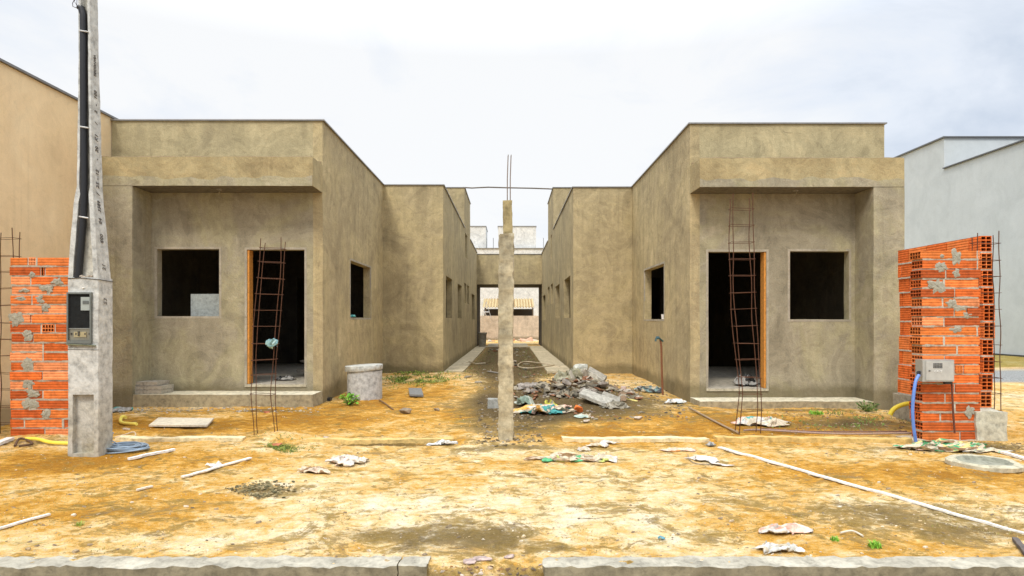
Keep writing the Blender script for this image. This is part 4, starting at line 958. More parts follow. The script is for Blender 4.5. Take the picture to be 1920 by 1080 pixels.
def crumple(name, label, cat, px, py, sx, sy, h, cols, seed, rot=0.0, group=None, base=None, drop=.9, mat='cloth', nx=44, ny=32, fr=1.0):
    fr *= 1.35; c = base if base is not None else on(px, py); mb = MB(); cs, sn = math.cos(rot), math.sin(rot); P = {}
    for i in range(nx + 1):
        for j in range(ny + 1):
            u = i / nx * 2 - 1; v = j / ny * 2 - 1
            q = Vector((u * sx / 2, v * sy / 2, 0)); nn = Vector((u * sx * 3.2 * fr + seed * 7.3, v * sy * 3.2 * fr + seed, seed * 1.7))
            f1 = 1 - abs(mn.noise(nn * 1.1)) * 2.2; f2 = 1 - abs(mn.noise(nn * 2.6 + Vector((9, 9, 9)))) * 2.0
            sxx = mn.noise(nn * 1.3 + Vector((5, 0, 0))) * .35 * sx; syy = mn.noise(nn * 1.3 + Vector((0, 5, 0))) * .35 * sy
            zz = h * max(0, (.55 * f1 + .35 * f2)) * (1 - .75 * min(1, (u * u + v * v)) ** 2)
            x = q.x * cs - q.y * sn + sxx; y = q.x * sn + q.y * cs + syy
            zg = g(c.x + x, c.y + y) if base is None else c.z
            P[i, j] = Vector((c.x + x, c.y + y, zg + .006 + zz))
    for i in range(nx):
        for j in range(ny):
            u = (i + .5) / nx * 2 - 1; v = (j + .5) / ny * 2 - 1
            if (abs(u) ** 2.6 + abs(v) ** 2.6) > drop + .55 * mn.noise(Vector((u * 1.8 + seed, v * 1.8, seed))) : continue
            k = int(max(0, min(.999, .5 + 1.1 * mn.noise(Vector((u * 1.9 + seed * 3, v * 1.9, 4.4))))) * len(cols))
            mb.face([P[i, j], P[i + 1, j], P[i + 1, j + 1], P[i, j + 1]], cols[k], True)
    o = mb.build(name, M[mat], smooth=True, angle=60); tag(o, label, cat, group)
    md = o.modifiers.new('thickness', 'SOLIDIFY'); md.thickness = .004
    return o
CR, WH, GN, TL, BR, GY, PK = (.56, .48, .35), (.58, .55, .50), (.10, .36, .16), (.08, .34, .32), (.30, .18, .09), (.36, .35, .32), (.75, .50, .40)

# porch of the left house: three stacked slabs
for i, (px0, px1, z, d, lb) in enumerate(((247, 325, .205, .0, 'lowest grey slab of the stack on the left porch'), (247, 326, .265, .01, 'middle grey slab of the stack on the left porch'), (254, 318, .325, .03, 'smaller top grey slab of the stack on the left porch'))):
    Yb = 9.55 + d; a = pw(px0, Yb); b = pw(px1, Yb + .0)
    slab('concrete_slab', lb, 'concrete slab', [(a, Yb, z), (pw(px1 - 24, Yb), Yb, z), (pw(px1, Yb + .3), Yb + .3, z), (a - .02, Yb + .3, z)], .055, (.40, .36, .29), 'concrete')
slab('wooden_board', 'wide pale grey board lying on the sand before the left porch', 'board', [on(279, 803) + Vector((0, 0, .02)), on(388, 804) + Vector((0, 0, .02)), on(401, 791) + Vector((0, 0, .03)), on(297, 790) + Vector((0, 0, .03))], .02, (.60, .53, .40), 'wood')
crumple('rag', 'small teal rag on the ground at the left porch corner', 'rag', 228, 771, .26, .22, .07, [TL, (.1, .42, .38), GY], 2)
thing_tube('hose', 'short hooked yellow hose piece on the sand near the left porch', 'hose', [on(236, 787) + Vector((0, 0, .03)), on(229, 787) + Vector((0, 0, .04)), on(226, 793) + Vector((0, 0, .03)), on(231, 797) + Vector((0, 0, .025)), on(256, 799) + Vector((0, 0, .025))], .02, (.88, .74, .14))
thing_tube('hose', 'long yellow hose lying before the left brick pier, ending behind the pole', 'hose', [on(48, 827) + Vector((0, 0, .03)), on(70, 829) + Vector((0, 0, .03)), on(95, 834) + Vector((0, 0, .03)), on(135, 837) + Vector((0, 0, .03))], .018, (.90, .72, .08))
thing_tube('root', 'dark twisted root on the sand under the left brick pier', 'root', [on(28, 838) + Vector((0, 0, .01)), on(36, 830) + Vector((0, 0, .04)), on(50, 828) + Vector((0, 0, .03)), on(60, 836) + Vector((0, 0, .02)), on(35, 840) + Vector((0, 0, .02))], .012, (.12, .07, .04), 'wood')
strip('white pipe end at the left edge of the photo beside the brick pier', (-30, 846), (20, 826), .07, .03, (.74, .73, .70), 'pipe', 'pipe')
# coil of cable
rdc = random.Random(4); mb = MB(); c = on(236, 845); pts = []
for k in range(520):
    a = k * .21; rr = .13 + .035 * math.sin(k * .037) + .03 * math.sin(k * .0931 + 1)
    pts.append((c.x + rr * 1.25 * math.cos(a) + .02 * math.sin(k * .05), c.y + rr * .9 * math.sin(a) + .015 * math.cos(k * .043), c.z + .012 + .045 * (k % 97) / 97 + .01 * math.sin(k * .31)))
pts += [(c.x - .19, c.y + .05, c.z + .1), (c.x - .20, c.y + .12, c.z + .16)]
mb.tube(pts, .0065, (.26, .33, .40), 6); o = mb.build('cable_coil', M['plastic'], smooth=True); tag(o, 'loose coil of grey blue cable at the foot of the utility pole', 'cable')
thing_tube('wire', 'thin pale wire loop on the sand right of the utility pole', 'wire', [on(215, 822) + Vector((0, 0, .01)), on(235, 818) + Vector((0, 0, .02)), on(251, 815) + Vector((0, 0, .03)), on(252, 820) + Vector((0, 0, .01)), on(225, 824) + Vector((0, 0, .01))], .006, (.62, .50, .36))
strip('white narrow plank beside the cable coil', (241, 864), (327, 846), .035, .02, (.84, .81, .76))
strip('white strip lying diagonally on the sand below the left rebar cage', (342, 897), (470, 861), .035, .012, (.85, .80, .70))
crumple('paper_scrap', 'white scrap lying against the diagonal white strip', 'paper', 404, 875, .16, .08, .05, [WH, (.85, .83, .8)], 3)
strip('white strip at the lower left edge of the photo', (-40, 1006), (93, 968), .022, .012, (.84, .80, .72))
strip('small pale stick on the sand in the left foreground', (256, 922), (286, 915), .02, .012, (.74, .66, .54))
# foreground litter
crumple('torn_paper', 'torn whitish paper heap on the sand, centre left', 'paper', 651, 869, .34, .26, .07, [CR, PK, WH, (.7, .62, .52)], 5, group=None, fr=1.8)
crumple('torn_paper', 'brown and white torn paper just left of the bigger paper heap', 'paper', 586, 886, .26, .12, .05, [BR, CR, (.5, .38, .28)], 6, fr=1.8)
rcl = random.Random(77); mb = MB()
for k in range(420):
    px = rcl.gauss(492, 26); py = rcl.gauss(917, 7); c = on(px, py); s_ = rcl.uniform(.007, .03)
    mb.chunk(c + Vector((0, 0, s_ * .2)), (s_ * 1.4, s_, s_ * .6), rcl.choice([(.16, .13, .06), (.24, .19, .09), (.11, .10, .05), (.30, .24, .13)]), rcl, Matrix.Rotation(rcl.uniform(0, 3), 4, 'Z'), 9)
tag(mb.build('broken_soil', M['stone']), 'patch of dark broken soil lumps in the left foreground', 'soil', kind='stuff')
crumple('plastic_scrap', 'crumpled white plastic on the buried beam left of the concrete post', 'plastic scrap', 833, 834, .28, .12, .06, [WH, GY, (.7, .72, .72)], 9, fr=1.6)
crumple('cement_sack', 'flattened cream and green cement sack right of the concrete post', 'sack', 1075, 861, .66, .20, .06, [GN, CR, CR, BR, CR, (.42, .45, .12)], 11, rot=-.05, fr=1.2)
crumple('cement_sack', 'white twisted end of torn sack right of the cream and green sack', 'sack', 1128, 864, .24, .12, .07, [WH, CR], 12)
for (px, py, sx, sd_, l) in ((1095, 846, .14, 13, 'small white stone like scrap above the cream sack'), (1118, 838, .2, 14, 'flat white scrap beside the pale buried beam'), (1140, 832, .2, 15, 'white paper scrap touching the pale buried beam')):
    crumple('paper_scrap', l, 'paper', px, py, sx, .1, .05, [WH, CR], sd_)
crumple('rag', 'orange and cream rag on the sand right of centre', 'rag', 1265, 845, .36, .10, .035, [(.55, .22, .06), CR, PK], 16, rot=-.15)
crumple('rag', 'long white twisted cloth on the sand beside the orange rag', 'rag', 1325, 866, .44, .11, .055, [WH, WH, (.7, .68, .66)], 17, rot=-.85)
thing_tube('wire', 'thin looped wire around the white twisted cloth', 'wire', [on(1290, 856) + Vector((0, 0, .02)), on(1292, 863) + Vector((0, 0, .01)), on(1305, 871) + Vector((0, 0, .01)), on(1330, 873) + Vector((0, 0, .01))], .004, (.25, .2, .15))
crumple('plastic_scrap', 'dark grey plastic scrap at the head of the long white batten', 'plastic scrap', 1332, 836, .13, .1, .05, [(.16, .17, .17), GY], 18)
# long white batten
a = on(1349, 841); b_ = on(1700, 940); e_ = on(1925, 1002)
mb = MB(); rings = []
for k in range(41):
    t_ = k / 40; c = a.lerp(b_, t_ / .5) if t_ < .5 else b_.lerp(e_, (t_ - .5) / .5); c.z = (a.lerp(e_, t_).z * .6 + g(c.x, c.y) * .4) + .008 - .012 * max(0, (t_ - .5) / .5)
    wd = .025 - .012 * t_; d = Vector((e_.y - a.y, -(e_.x - a.x), 0)).normalized() * wd * (1 + rnd.uniform(-.06, .06))
    rings.append([c - d, c + d, c + d * .9 + Vector((0, 0, .012)), c - d * .9 + Vector((0, 0, .012))])
mb.loft(rings, (.76, .72, .64)); o = mb.build('long_batten', M['wood']); tag(o, 'long white batten running diagonally over the sand in the right foreground', 'batten')
crumple('cement_sack', 'white and green sack lying under the right rebar cage', 'sack', 1430, 797, .56, .34, .12, [CR, CR, WH, CR, TL, PK], 21, fr=.8)
crumple('cement_sack', 'torn cream and green sacks on the sand below the right brick pier', 'sack', 1775, 843, .80, .26, .10, [CR, GN, CR, (.7, .55, .22), GN, BR], 22, fr=1.3)
crumple('cement_sack', 'pointed cream sack flap at the left end of the torn sacks', 'sack', 1712, 843, .26, .16, .06, [CR, PK], 23)
crumple('cement_sack', 'pale green printed sack beside the manhole cover', 'sack', 1845, 848, .44, .14, .05, [CR, (.35, .52, .38), CR, GY], 24, rot=-.25)
strip('white plank at the right edge of the photo beyond the manhole', (1880, 851), (1950, 873), .05, .02, (.84, .82, .78))
crumple('torn_paper', 'crumpled whitish paper in the right foreground, the farther of two', 'paper', 1470, 999, .29, .12, .06, [CR, WH, PK], 25, rot=.05, fr=1.8)
crumple('torn_paper', 'crumpled white paper lying against the right kerb', 'paper', 1452, 1034, .26, .10, .06, [WH, CR, (.6, .6, .56)], 26, fr=1.8)
thing_tube('strap', 'thin pale curled strap near the green tuft in the right foreground', 'strap', [on(1576, 1002) + Vector((0, 0, .01)), on(1598, 1000) + Vector((0, 0, .015)), on(1618, 1008) + Vector((0, 0, .01))], .006, (.62, .56, .45))
crumple('plastic_scrap', 'tiny blue plastic scrap on the sand in the centre right foreground', 'plastic scrap', 1240, 1012, .045, .03, .015, [(.12, .30, .36)], 27, nx=8, ny=6)
strip('dark weathered stick at the lower right corner', (1903, 1016), (1930, 1050), .03, .02, (.12, .10, .09))
crumple('rag', 'grey and dark scrap pile by the right house wall near the standpipe', 'rag', 1215, 735, .5, .3, .13, [GY, (.1, .1, .1), (.2, .3, .3), CR], 28, fr=1.5)
crumple('plastic_scrap', 'clear crushed plastic bottle at the right house corner', 'plastic scrap', 1268, 757, .32, .14, .09, [(.62, .68, .68), WH, GY], 29)
crumple('rag', 'teal rag on the sill of the left side window', 'rag', 0, 0, .12, .12, .06, [TL, (.2, .5, .45)], 30, base=Vector((-2.97, 11.95, 1.358)))
mb = MB(); mb.disc_ring((2.86, 11.98, 1.327), [(.030, 0), (.037, .09), (.033, .09), (.028, .02)], (.82, .78, .74), 18); o = mb.build('cup', M['plastic'], smooth=True); tag(o, 'white cup on the sill of the right side window', 'cup')
# rag on the left cage
mb = MB(); c = at(509, 642, 7.05)
for i in range(9): mb.chunk(c + Vector((rnd.uniform(-.035, .035), rnd.uniform(-.02, .02), rnd.uniform(-.04, .04))), (.075, .05, .07), rnd.choice([(.32, .50, .50), (.42, .60, .60), (.22, .38, .40)]), rnd, Matrix.Rotation(rnd.uniform(0, 3), 4, 'Y'))
o = mb.build('rag', M['cloth']); tag(o, 'bunched teal rag tied on the left rebar cage', 'rag')
# inside the rooms
mb = MB(); mb.box((-5.17, 10.36, .31), (-4.32, 10.39, 1.73), (.40, .44, .43), jit=.004, rnd=rnd); o = mb.build('plaster_board', M['wood']); tag(o, 'pale grey board standing inside the left front window', 'board')
mb = MB()
for k in range(7): mb.chunk((-3.55 + rnd.uniform(-.22, .25), 11.6 + rnd.uniform(-.3, .3), .36 + .04 * k), (.5, .3, .07), (.22, .20, .17), rnd, Matrix.Rotation(rnd.uniform(-.4, .4), 4, 'Z'))
o = mb.build('rubble_heap', M['stone']); tag(o, 'grey heap of slabs on the floor inside the left doorway', 'rubble heap')
crumple('rag', 'dark cloth on the floor inside the left doorway', 'rag', 0, 0, .35, .3, .07, [(.04, .04, .04), GY], 31, base=Vector((-3.75, 10.7, .312)))
crumple('rag', 'dark and white cloth heap on the floor inside the right doorway', 'rag', 0, 0, .35, .35, .2, [(.03, .03, .03), (.05, .05, .05), GY], 32, base=Vector((3.82, 10.4, .25)))
# things around the centre
q = on(925, 766); mb = MB(); mb.box((q.x - .08, q.y, q.z), (q.x + .10, q.y + .18, q.z + .13), (.30, .30, .27), jit=.008, rnd=rnd); o = mb.build('concrete_block', M['concrete']); tag(o, 'small dark grey block on the soil behind the concrete post', 'concrete block')
for (px, py, w_, l) in ((760, 776, .22, 'flat dark stone on the sand left of the post'), (818, 770, .10, 'small brown stone between the flat stone and the post'), (1196, 787, .13, 'single grey stone on the sand right of the rubble pile'), (1100, 792, .10, 'small rounded stone below the rubble pile'), (238, 806, .09, 'small pale stone beside the hooked yellow hose'), (611, 822, .07, 'tiny stone on the sand beside the buried beam'), (520, 838, .11, 'reddish brick fragment at the foot of the left rebar cage'), (500, 775, .09, 'reddish fragment below the left porch')):
    c = on(px, py); mb = MB(); tn = (.45, .16, .08) if 'redd' in l else ((.30, .24, .17) if 'dark' in l or 'brown' in l else (.50, .42, .33))
    mb.chunk(c + Vector((0, 0, w_ * .15)), (w_, w_ * .7, w_ * .42), tn, rnd); o = mb.build('stone', M['stone']); tag(o, l, 'stone')
slab('wooden_board', 'small dark board with tiles on the grass near the projecting left wall', 'board', [on(768, 745) + Vector((0, 0, .02)), on(794, 746) + Vector((0, 0, .02)), on(790, 733) + Vector((0, 0, .03)), on(766, 733) + Vector((0, 0, .03))], .03, (.20, .20, .19))
crumple('paper_scrap', 'small white scrap beside the dark board on the grass', 'paper', 785, 743.5, .16, .06, .03, [WH], 33, nx=10, ny=8)
thing_tube('root', 'thin brown stick on the sand right of the concrete tank', 'stick', [on(711, 752) + Vector((0, 0, .02)), on(722, 760) + Vector((0, 0, .03)), on(737, 769) + Vector((0, 0, .01))], .012, (.22, .13, .06), 'wood')
mb = MB(); c = on(610, 752); mb.box((c.x - .08, c.y, c.z), (c.x + .08, c.y + .1, c.z + .05), (.02, .02, .02), jit=.01, rnd=rnd); mb.box((c.x - .05, c.y + .04, c.z + .05), (c.x - .01, c.y + .08, c.z + .17), (.02, .02, .02), jit=.006, rnd=rnd)
o = mb.build('black_bracket', M['plastic']); tag(o, 'small black plastic piece at the left house corner', 'plastic piece')
thing_tube('hose', 'pale looped hose on the dark soil between the walkways', 'hose', [on(1050, 690) + Vector((0, 0, .03)), on(1020, 686) + Vector((0, 0, .06)), on(985, 682) + Vector((0, 0, .06)), on(972, 686) + Vector((0, 0, .04)), on(975, 692) + Vector((0, 0, .04)), on(1000, 693) + Vector((0, 0, .04)), on(1040, 688) + Vector((0, 0, .05))], .016, (.52, .42, .28))
thing_tube('hose', 'short pale hose length on the soil left of the post', 'hose', [on(868, 684) + Vector((0, 0, .03)), on(880, 681) + Vector((0, 0, .04)), on(892, 684) + Vector((0, 0, .03)), on(910, 683) + Vector((0, 0, .03))], .018, (.52, .44, .3))
thing_tube('root', 'grey stick lying on the soil left of the post', 'stick', [on(915, 698) + Vector((0, 0, .03)), on(938, 702) + Vector((0, 0, .03))], .016, (.30, .28, .25), 'wood')

# ================================================================ rubble pile
def hull(name, label, cat, c, size, tint, rz=0, ry=0, rx=0, seed=0, mat='stone', n=14, group=None):
    rd = random.Random(seed); mb = MB(); mb.chunk(c, size, tint, rd, Matrix.Rotation(rz, 4, 'Z') @ Matrix.Rotation(ry, 4, 'Y') @ Matrix.Rotation(rx, 4, 'X'), n)
    o = mb.build(name, M[mat]); tag(o, label, cat, group); return o
def onp(px, py, Y): return at(px, py, Y)
hull('boulder', 'pale rounded stone on top of the rubble pile', 'stone', onp(1088, 692, 11.3), (.28, .26, .20), (.50, .50, .43), seed=2, n=26)
crumple('cement_sack', 'full grey sack just below the top stone of the rubble pile', 'sack', 0, 0, .52, .44, .28, [(.36, .34, .24), (.30, .28, .18), (.42, .38, .30)], 41, base=onp(1078, 716, 10.9), drop=1.2)
hull('broken_block', 'light grey broken block on the left shoulder of the rubble pile', 'rubble', onp(1047, 705, 11.6), (.20, .18, .14), (.50, .50, .49), .2, .1, seed=3)
slab('broken_slab', 'long pale broken slab sliding down the right side of the pile', 'slab', [onp(1102, 700, 11.2), onp(1132, 719, 11.0), onp(1138, 710, 11.3), onp(1106, 692, 11.4)], .05, (.38, .35, .29), 'stone')
slab('broken_slab', 'large light grey slab on the front of the rubble pile', 'slab', [onp(1085, 743, 9.35), onp(1140, 765, 9.2), onp(1150, 754, 9.4), onp(1095, 733, 9.65)], .045, (.40, .38, .32), 'stone', jit=.006)
slab('broken_slab', 'tilted dark edged slab behind the large light slab', 'slab', [onp(1126, 747, 9.6), onp(1162, 760, 9.4), onp(1164, 750, 9.7), onp(1132, 738, 9.9)], .04, (.32, .30, .25), 'stone', jit=.006)
crumple('cement_sack', 'dusty grey sack at the lower right of the rubble pile', 'sack', 0, 0, .40, .28, .13, [(.36, .33, .26), (.28, .25, .19), (.22, .2, .15)], 42, base=Vector((1.50, 9.3, .03)) )
crumple('cement_sack', 'dusty sack folded under the large light slab', 'sack', 0, 0, .36, .24, .12, [(.38, .35, .27), (.30, .27, .20)], 43, base=Vector((1.30, 9.5, .03)))
slab('broken_slab', 'brown board leaning on the right flank of the rubble pile', 'slab', [onp(1118, 733, 10.5), onp(1160, 752, 10.0), onp(1150, 735, 10.5), onp(1122, 722, 10.9)], .03, (.40, .28, .14), 'wood', jit=.008)
mb = MB(); c = onp(1169, 731, 10.7); mb.disc_ring((c.x, c.y, c.z - .06), [(.05, 0), (.048, .12), (.04, .12)], (.66, .50, .42), 16); o = mb.build('pot', M['plastic'], smooth=True); tag(o, 'small pink cylinder pot at the right edge of the rubble pile', 'pot')
crumple('cement_sack', 'bright yellow sack half open left of the rubble pile', 'sack', 0, 0, .28, .26, .17, [(.58, .54, .06), (.48, .46, .08), (.30, .28, .2)], 44, base=on(1032, 757), drop=1.1)
crumple('cement_sack', 'grey and green sack beside the concrete post', 'sack', 0, 0, .28, .26, .15, [(.36, .42, .34), (.44, .45, .38), (.2, .26, .2)], 45, base=on(982, 758))
crumple('cement_sack', 'torn cream, teal and orange sacks in front of the rubble pile', 'sack', 0, 0, .70, .42, .13, [CR, PK, TL, CR, (.66, .38, .10), WH], 46, base=on(1020, 773), fr=1.2)
crumple('cement_sack', 'grey twisted sheet left of the rubble pile', 'sack', 0, 0, .5, .3, .14, [(.34, .30, .26), (.26, .23, .2)], 47, base=on(1000, 730))
hull('brick_fragment', 'bright orange brick fragment in front of the rubble pile', 'brick', on(1085, 757) + Vector((0, 0, .04)), (.14, .09, .11), (.72, .18, .04), .3, .5, seed=6)
crumple('plastic_scrap', 'pale green plastic scrap at the foot of the rubble pile', 'plastic scrap', 1095, 783, .22, .12, .06, [(.45, .55, .48), CR], 48)
strip('short yellow strip at the right foot of the rubble pile', (1174, 748), (1195, 755), .03, .015, (.82, .70, .25))
rdp = random.Random(12)
PAL = [(.36, .31, .22), (.22, .18, .12), (.44, .38, .28), (.30, .20, .12), (.34, .29, .24), (.36, .17, .09), (.13, .11, .08), (.56, .48, .38), (.17, .15, .11)]
PAL = [tuple(q * .78 for q in c) for c in PAL]
for k in range(270):
    a = rdp.uniform(0, 2 * math.pi); rr = rdp.random() ** .6 * 1.0
    x = 1.10 + rr * .95 * math.cos(a) + .05; y = 10.4 + rr * .85 * math.sin(a); s_ = rdp.uniform(.06, .22) * (1.1 - .4 * rr)
    if k % 4 == 0: s_ *= 1.5
    if k % 5 == 0: x -= rdp.uniform(.3, .8); y += rdp.uniform(-.4, 2.2)
    z = g(x, y); hull('rubble_piece', 'broken lump of rubble in the pile right of the concrete post', 'rubble', (x, y, z + s_ * .12), (s_, s_ * rdp.uniform(.5, .9), s_ * (rdp.uniform(.12, .2) if k % 4 == 0 else rdp.uniform(.2, .5))), rdp.choice(PAL), rdp.uniform(0, 3), rdp.uniform(-.6, .6), rdp.uniform(-.4, .4), seed=100 + k, group='rubble lumps of the pile')
for k in range(9):
    a = rdp.uniform(0, 2 * math.pi); rr = rdp.uniform(.2, .85); x = 1.12 + rr * math.cos(a); y = 10.3 + rr * .8 * math.sin(a)
    crumple('dusty_sheet', 'dusty crumpled sheet between the lumps of the rubble pile', 'sheet', 0, 0, rdp.uniform(.18, .32), rdp.uniform(.15, .26), .12, [rdp.choice(PAL), rdp.choice(PAL)], 60 + k, rot=rdp.uniform(0, 3), base=Vector((x, y, g(x, y) + .01)), nx=18, ny=14, group='dusty sheets in the rubble pile')

# ================================================================ small debris nobody could count
def chips(name, label, n, area, smin, smax, cols, seed, dens=None):
    rd = random.Random(seed); mb = MB(); k = 0
    while k < n:
        px = rd.uniform(area[0], area[2]); py = rd.uniform(area[1], area[3]); Y = H * F / (py - VY); x = pw(px, Y)
        if dens and rd.random() > dens(x, Y): k += .2; continue
        s_ = rd.uniform(smin, smax) * rd.uniform(.5, 1); z = g(x, Y); c = Vector((x, Y, z + s_ * .12)); tn = rd.choice(cols)
        # small irregular five-sided chip
        m = rd.randint(4, 6); an = sorted(rd.uniform(0, 6.28) for _ in range(m)); t0 = Matrix.Rotation(rd.uniform(-.4, .4), 3, 'X') @ Matrix.Rotation(rd.uniform(-.4, .4), 3, 'Y')
        lo = [c + t0 @ Vector((math.cos(a) * s_ * .5, math.sin(a) * s_ * .35, -s_ * .12)) for a in an]; hi = [c + t0 @ Vector((math.cos(a) * s_ * .38, math.sin(a) * s_ * .27, s_ * .14)) for a in an]
        mb.loft([lo, hi], tn); k += 1
    o = mb.build(name, M['stone']); tag(o, label, name.replace('_', ' '), kind='stuff'); return o
SC = [(.62, .48, .28), (.45, .33, .18), (.34, .26, .16), (.72, .62, .46), (.26, .2, .13)]
chips('sand_crumbs', 'small crumbs of soil and pebbles over the sandy forecourt', 1500, (0, 770, 1920, 1050), .008, .028, SC, 5)
chips('pebbles', 'larger pebbles and soil lumps scattered over the sandy forecourt', 420, (0, 770, 1920, 1050), .018, .05, SC, 55)
chips('gravel_chips', 'grey chips and rubble crumbs along the left porch foot', 260, (215, 763, 610, 776), .02, .06, [(.42, .38, .32), (.33, .29, .24), (.55, .5, .42)], 6)
chips('soil_crumbs', 'dark soil crumbs along the passage and around the post', 900, (895, 655, 1015, 840), .02, .075, [(.13, .10, .06), (.20, .15, .08), (.28, .21, .12), (.34, .30, .24)], 7)
chips('rubble_crumbs', 'fine crumbs around the rubble pile', 700, (965, 705, 1290, 790), .02, .075, PAL, 8)
chips('soil_crumbs', 'red brown crumbs on the soil before the right porch', 420, (1450, 768, 1700, 812), .015, .05, [(.30, .14, .07), (.20, .13, .07), (.40, .3, .2)], 9)
chips('leaf_litter', 'dry leaves and crumbs in the gap between the two kerbs', 170, (812, 1052, 1015, 1085), .012, .05, [(.50, .38, .26), (.28, .18, .10), (.62, .52, .42), (.40, .22, .08), (.16, .12, .08)], 10)
chips('soil_crumbs', 'dark crumbs below the torn sacks at the right pier', 200, (1690, 832, 1920, 850), .012, .04, [(.16, .12, .07), (.26, .2, .12)], 11)
# passage litter
rdq = random.Random(31)
for k in range(26):
    x = rdq.uniform(-.95, .75); y = rdq.uniform(12, 27); s_ = rdq.uniform(.05, .16); m_ = MB()
    m_.chunk((x, y, g(x, y) + s_ * .12), (s_ * 1.6, s_, s_ * .5), rdq.choice(PAL), rdq, Matrix.Rotation(rdq.uniform(0, 3), 4, 'Z'))
    tag(m_.build('rubble_piece', M['stone']), 'loose lump of rubble on the dark soil of the passage', 'rubble', 'loose lumps along the passage soil')
for (px, py, r_, l) in ((880, 1068, .035, 'greyish dry leaf in the kerb gap'), (902, 1070, .045, 'larger pale pink leaf in the kerb gap'), (955, 1078, .03, 'beige leaf at the right side of the kerb gap')):
    crumple('dry_leaf', l, 'leaf', px, py, r_ * 2, r_ * 1.6, .02, [(.50, .37, .31), (.40, .31, .28)], r_ * 100, nx=10, ny=8)

# ================================================================ plants
def leaves(name, label, cat, c, n, spread, h, size, cols, seed, group=None, kind=None, blade=False, area=None):
    rd = random.Random(seed); mb = MB()
    for k in range(n):
        if area: x, y = area(rd); b0 = Vector((x, y, g(x, y)))
        else: b0 = Vector(c)
        if blade:
            a = rd.uniform(0, 6.28); ln = h * rd.uniform(.5, 1); d = Vector((math.cos(a), math.sin(a), 0)); w_ = Vector((-d.y, d.x, 0)) * size * .5; o_ = b0 + Vector((rd.uniform(-1, 1), rd.uniform(-1, 1), 0)) * spread * .5
            m1 = o_ + d * ln * .25 + Vector((0, 0, ln * .6)); m2 = o_ + d * ln * .6 + Vector((0, 0, ln * .8)); tn = rd.choice(cols)
            mb.face([o_ - w_, o_ + w_, m1 + w_ * .8, m1 - w_ * .8], tn); mb.face([m1 - w_ * .8, m1 + w_ * .8, m2], tn)
        else:
            a = rd.uniform(0, 6.28); rr = spread * rd.random() ** .5 * .5; zz = h * rd.uniform(.2, 1) * (1 - .5 * rr / max(spread, .01))
            p = b0 + Vector((math.cos(a) * rr, math.sin(a) * rr, zz)); s_ = size * rd.uniform(.6, 1.1); tn = rd.choice(cols)
            rt_ = Matrix.Rotation(a + rd.uniform(-.6, .6), 3, 'Z') @ Matrix.Rotation(rd.uniform(-.9, .5), 3, 'Y') @ Matrix.Rotation(rd.uniform(-.5, .5), 3, 'X')
            q = [rt_ @ Vector(v) * s_ for v in ((-.5, 0, 0), (-.1, .33, .06), (.45, .2, .02), (.6, 0, -.08), (.45, -.2, .02), (-.1, -.33, .06))]
            mb.face([p + v for v in q], tn); mb.tube([b0 + (p - b0) * .1, p], .0025, (.16, .24, .06), 3)
    o = mb.build(name, M['leaf']); tag(o, label, cat, group, kind); return o
LG = [(.16, .42, .03), (.24, .52, .04), (.12, .32, .03), (.34, .58, .08)]; DG = [(.07, .13, .03), (.10, .18, .03), (.14, .22, .04), (.05, .09, .02)]
leaves('weed_plant', 'bright green leafy weed at the foot of the concrete tank', 'weed', on(656, 760), 90, .30, .20, .06, LG, 1)
leaves('grass_tuft', 'bright green tuft near the right kerb', 'grass tuft', on(1640, 1026), 90, .06, .05, .006, LG, 2, blade=True)
leaves('grass_tuft', 'smaller green tuft left of the bright tuft near the right kerb', 'grass tuft', on(1564, 1013), 60, .05, .03, .006, LG, 3, blade=True)
leaves('weed_plant', 'dark leafy weed against the right corner pier', 'weed', on(1625, 772), 70, .30, .16, .05, DG, 4)
leaves('grass_tuft', 'small green tuft on the soil before the right porch', 'grass tuft', on(1532, 777), 90, .16, .07, .010, LG, 5, blade=True)
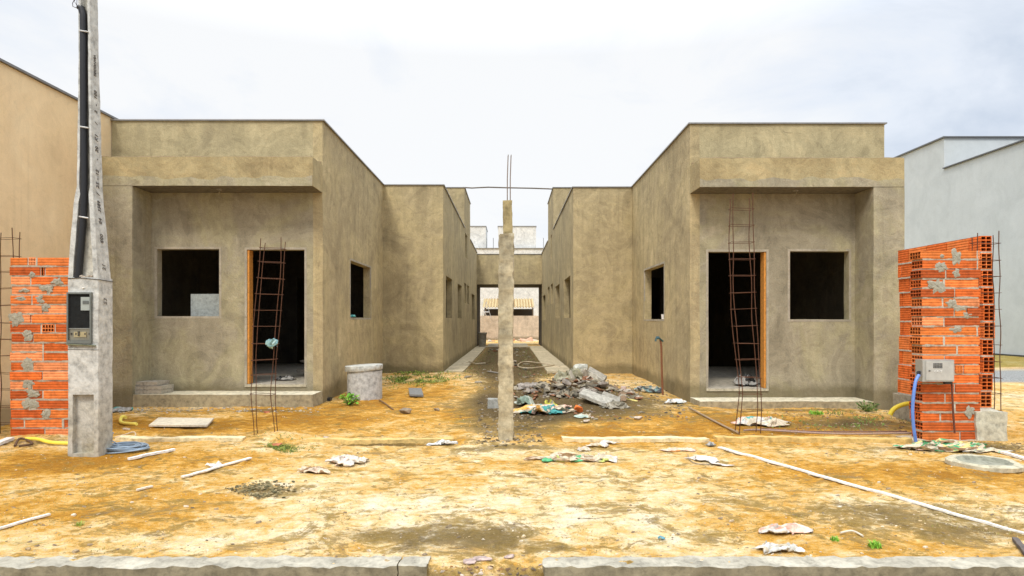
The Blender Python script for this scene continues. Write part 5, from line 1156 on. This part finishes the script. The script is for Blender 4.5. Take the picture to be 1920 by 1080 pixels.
leaves('grass_tuft', 'faint green tuft in the left foreground', 'grass tuft', on(148, 985), 50, .05, .03, .006, [(.3, .4, .06), (.4, .42, .1)], 6, blade=True)
def ar(px0, py0, px1, py1):
    def f(rd):
        for q in range(30):
            u, v = rd.gauss(0, .30), rd.gauss(0, .30); py = (py0 + py1) / 2 + v * (py1 - py0); px = (px0 + px1) / 2 + u * (px1 - px0); Y = (H - .05) * F / (py - VY); x = pw(px, Y)
            if mn.noise(Vector((x * 3.2, Y * 3.2, 2))) > .0: break
        return x, min(Y, 14.7)
    return f
leaves('ground_cover', 'low green weeds along the foot of the projecting left wall', 'weeds', None, 1100, .05, .06, .04, [(.14, .26, .03), (.22, .34, .04), (.34, .40, .06), (.10, .16, .03)], 7, kind='stuff', area=ar(715, 703, 835, 722))
leaves('ground_cover', 'mossy weeds round the foot of the left rebar cage', 'weeds', None, 380, .05, .035, .02, [(.28, .30, .04), (.2, .26, .04), (.36, .34, .07)], 8, kind='stuff', area=ar(478, 820, 560, 836))
leaves('ground_cover', 'scattered weeds on the soil before the right porch', 'weeds', None, 220, .05, .05, .025, [(.14, .24, .04), (.2, .3, .05)], 9, kind='stuff', area=ar(1500, 768, 1660, 800))
def ap(rd):
    return rd.choice((-1, 1)) * rd.uniform(.3, .98) - .1, rd.uniform(13.5, 27)
leaves('ground_cover', 'dusty weeds along the edges of the dark passage soil', 'weeds', None, 500, .05, .06, .04, [(.12, .17, .04), (.2, .22, .07), (.26, .22, .1)], 17, kind='stuff', area=ap)
def af(rd):
    while True:
        px = rd.uniform(0, 1920); py = rd.uniform(775, 1035); Y = H * F / (py - VY); x = pw(px, Y)
        if mn.noise(Vector((x * 1.1, Y * 1.1, 7))) + .5 * mn.noise(Vector((x * 5, Y * 5, 1))) > .33: return x, Y
leaves('dry_grass', 'sparse dry and mossy grass stubble over the sandy forecourt', 'grass', None, 1600, .03, .016, .004, [(.42, .34, .08), (.30, .28, .06), (.5, .4, .16), (.25, .18, .06)], 18, kind='stuff', blade=True, area=af)
for o in C.objects:
    if '_base' in o: del o['_base']
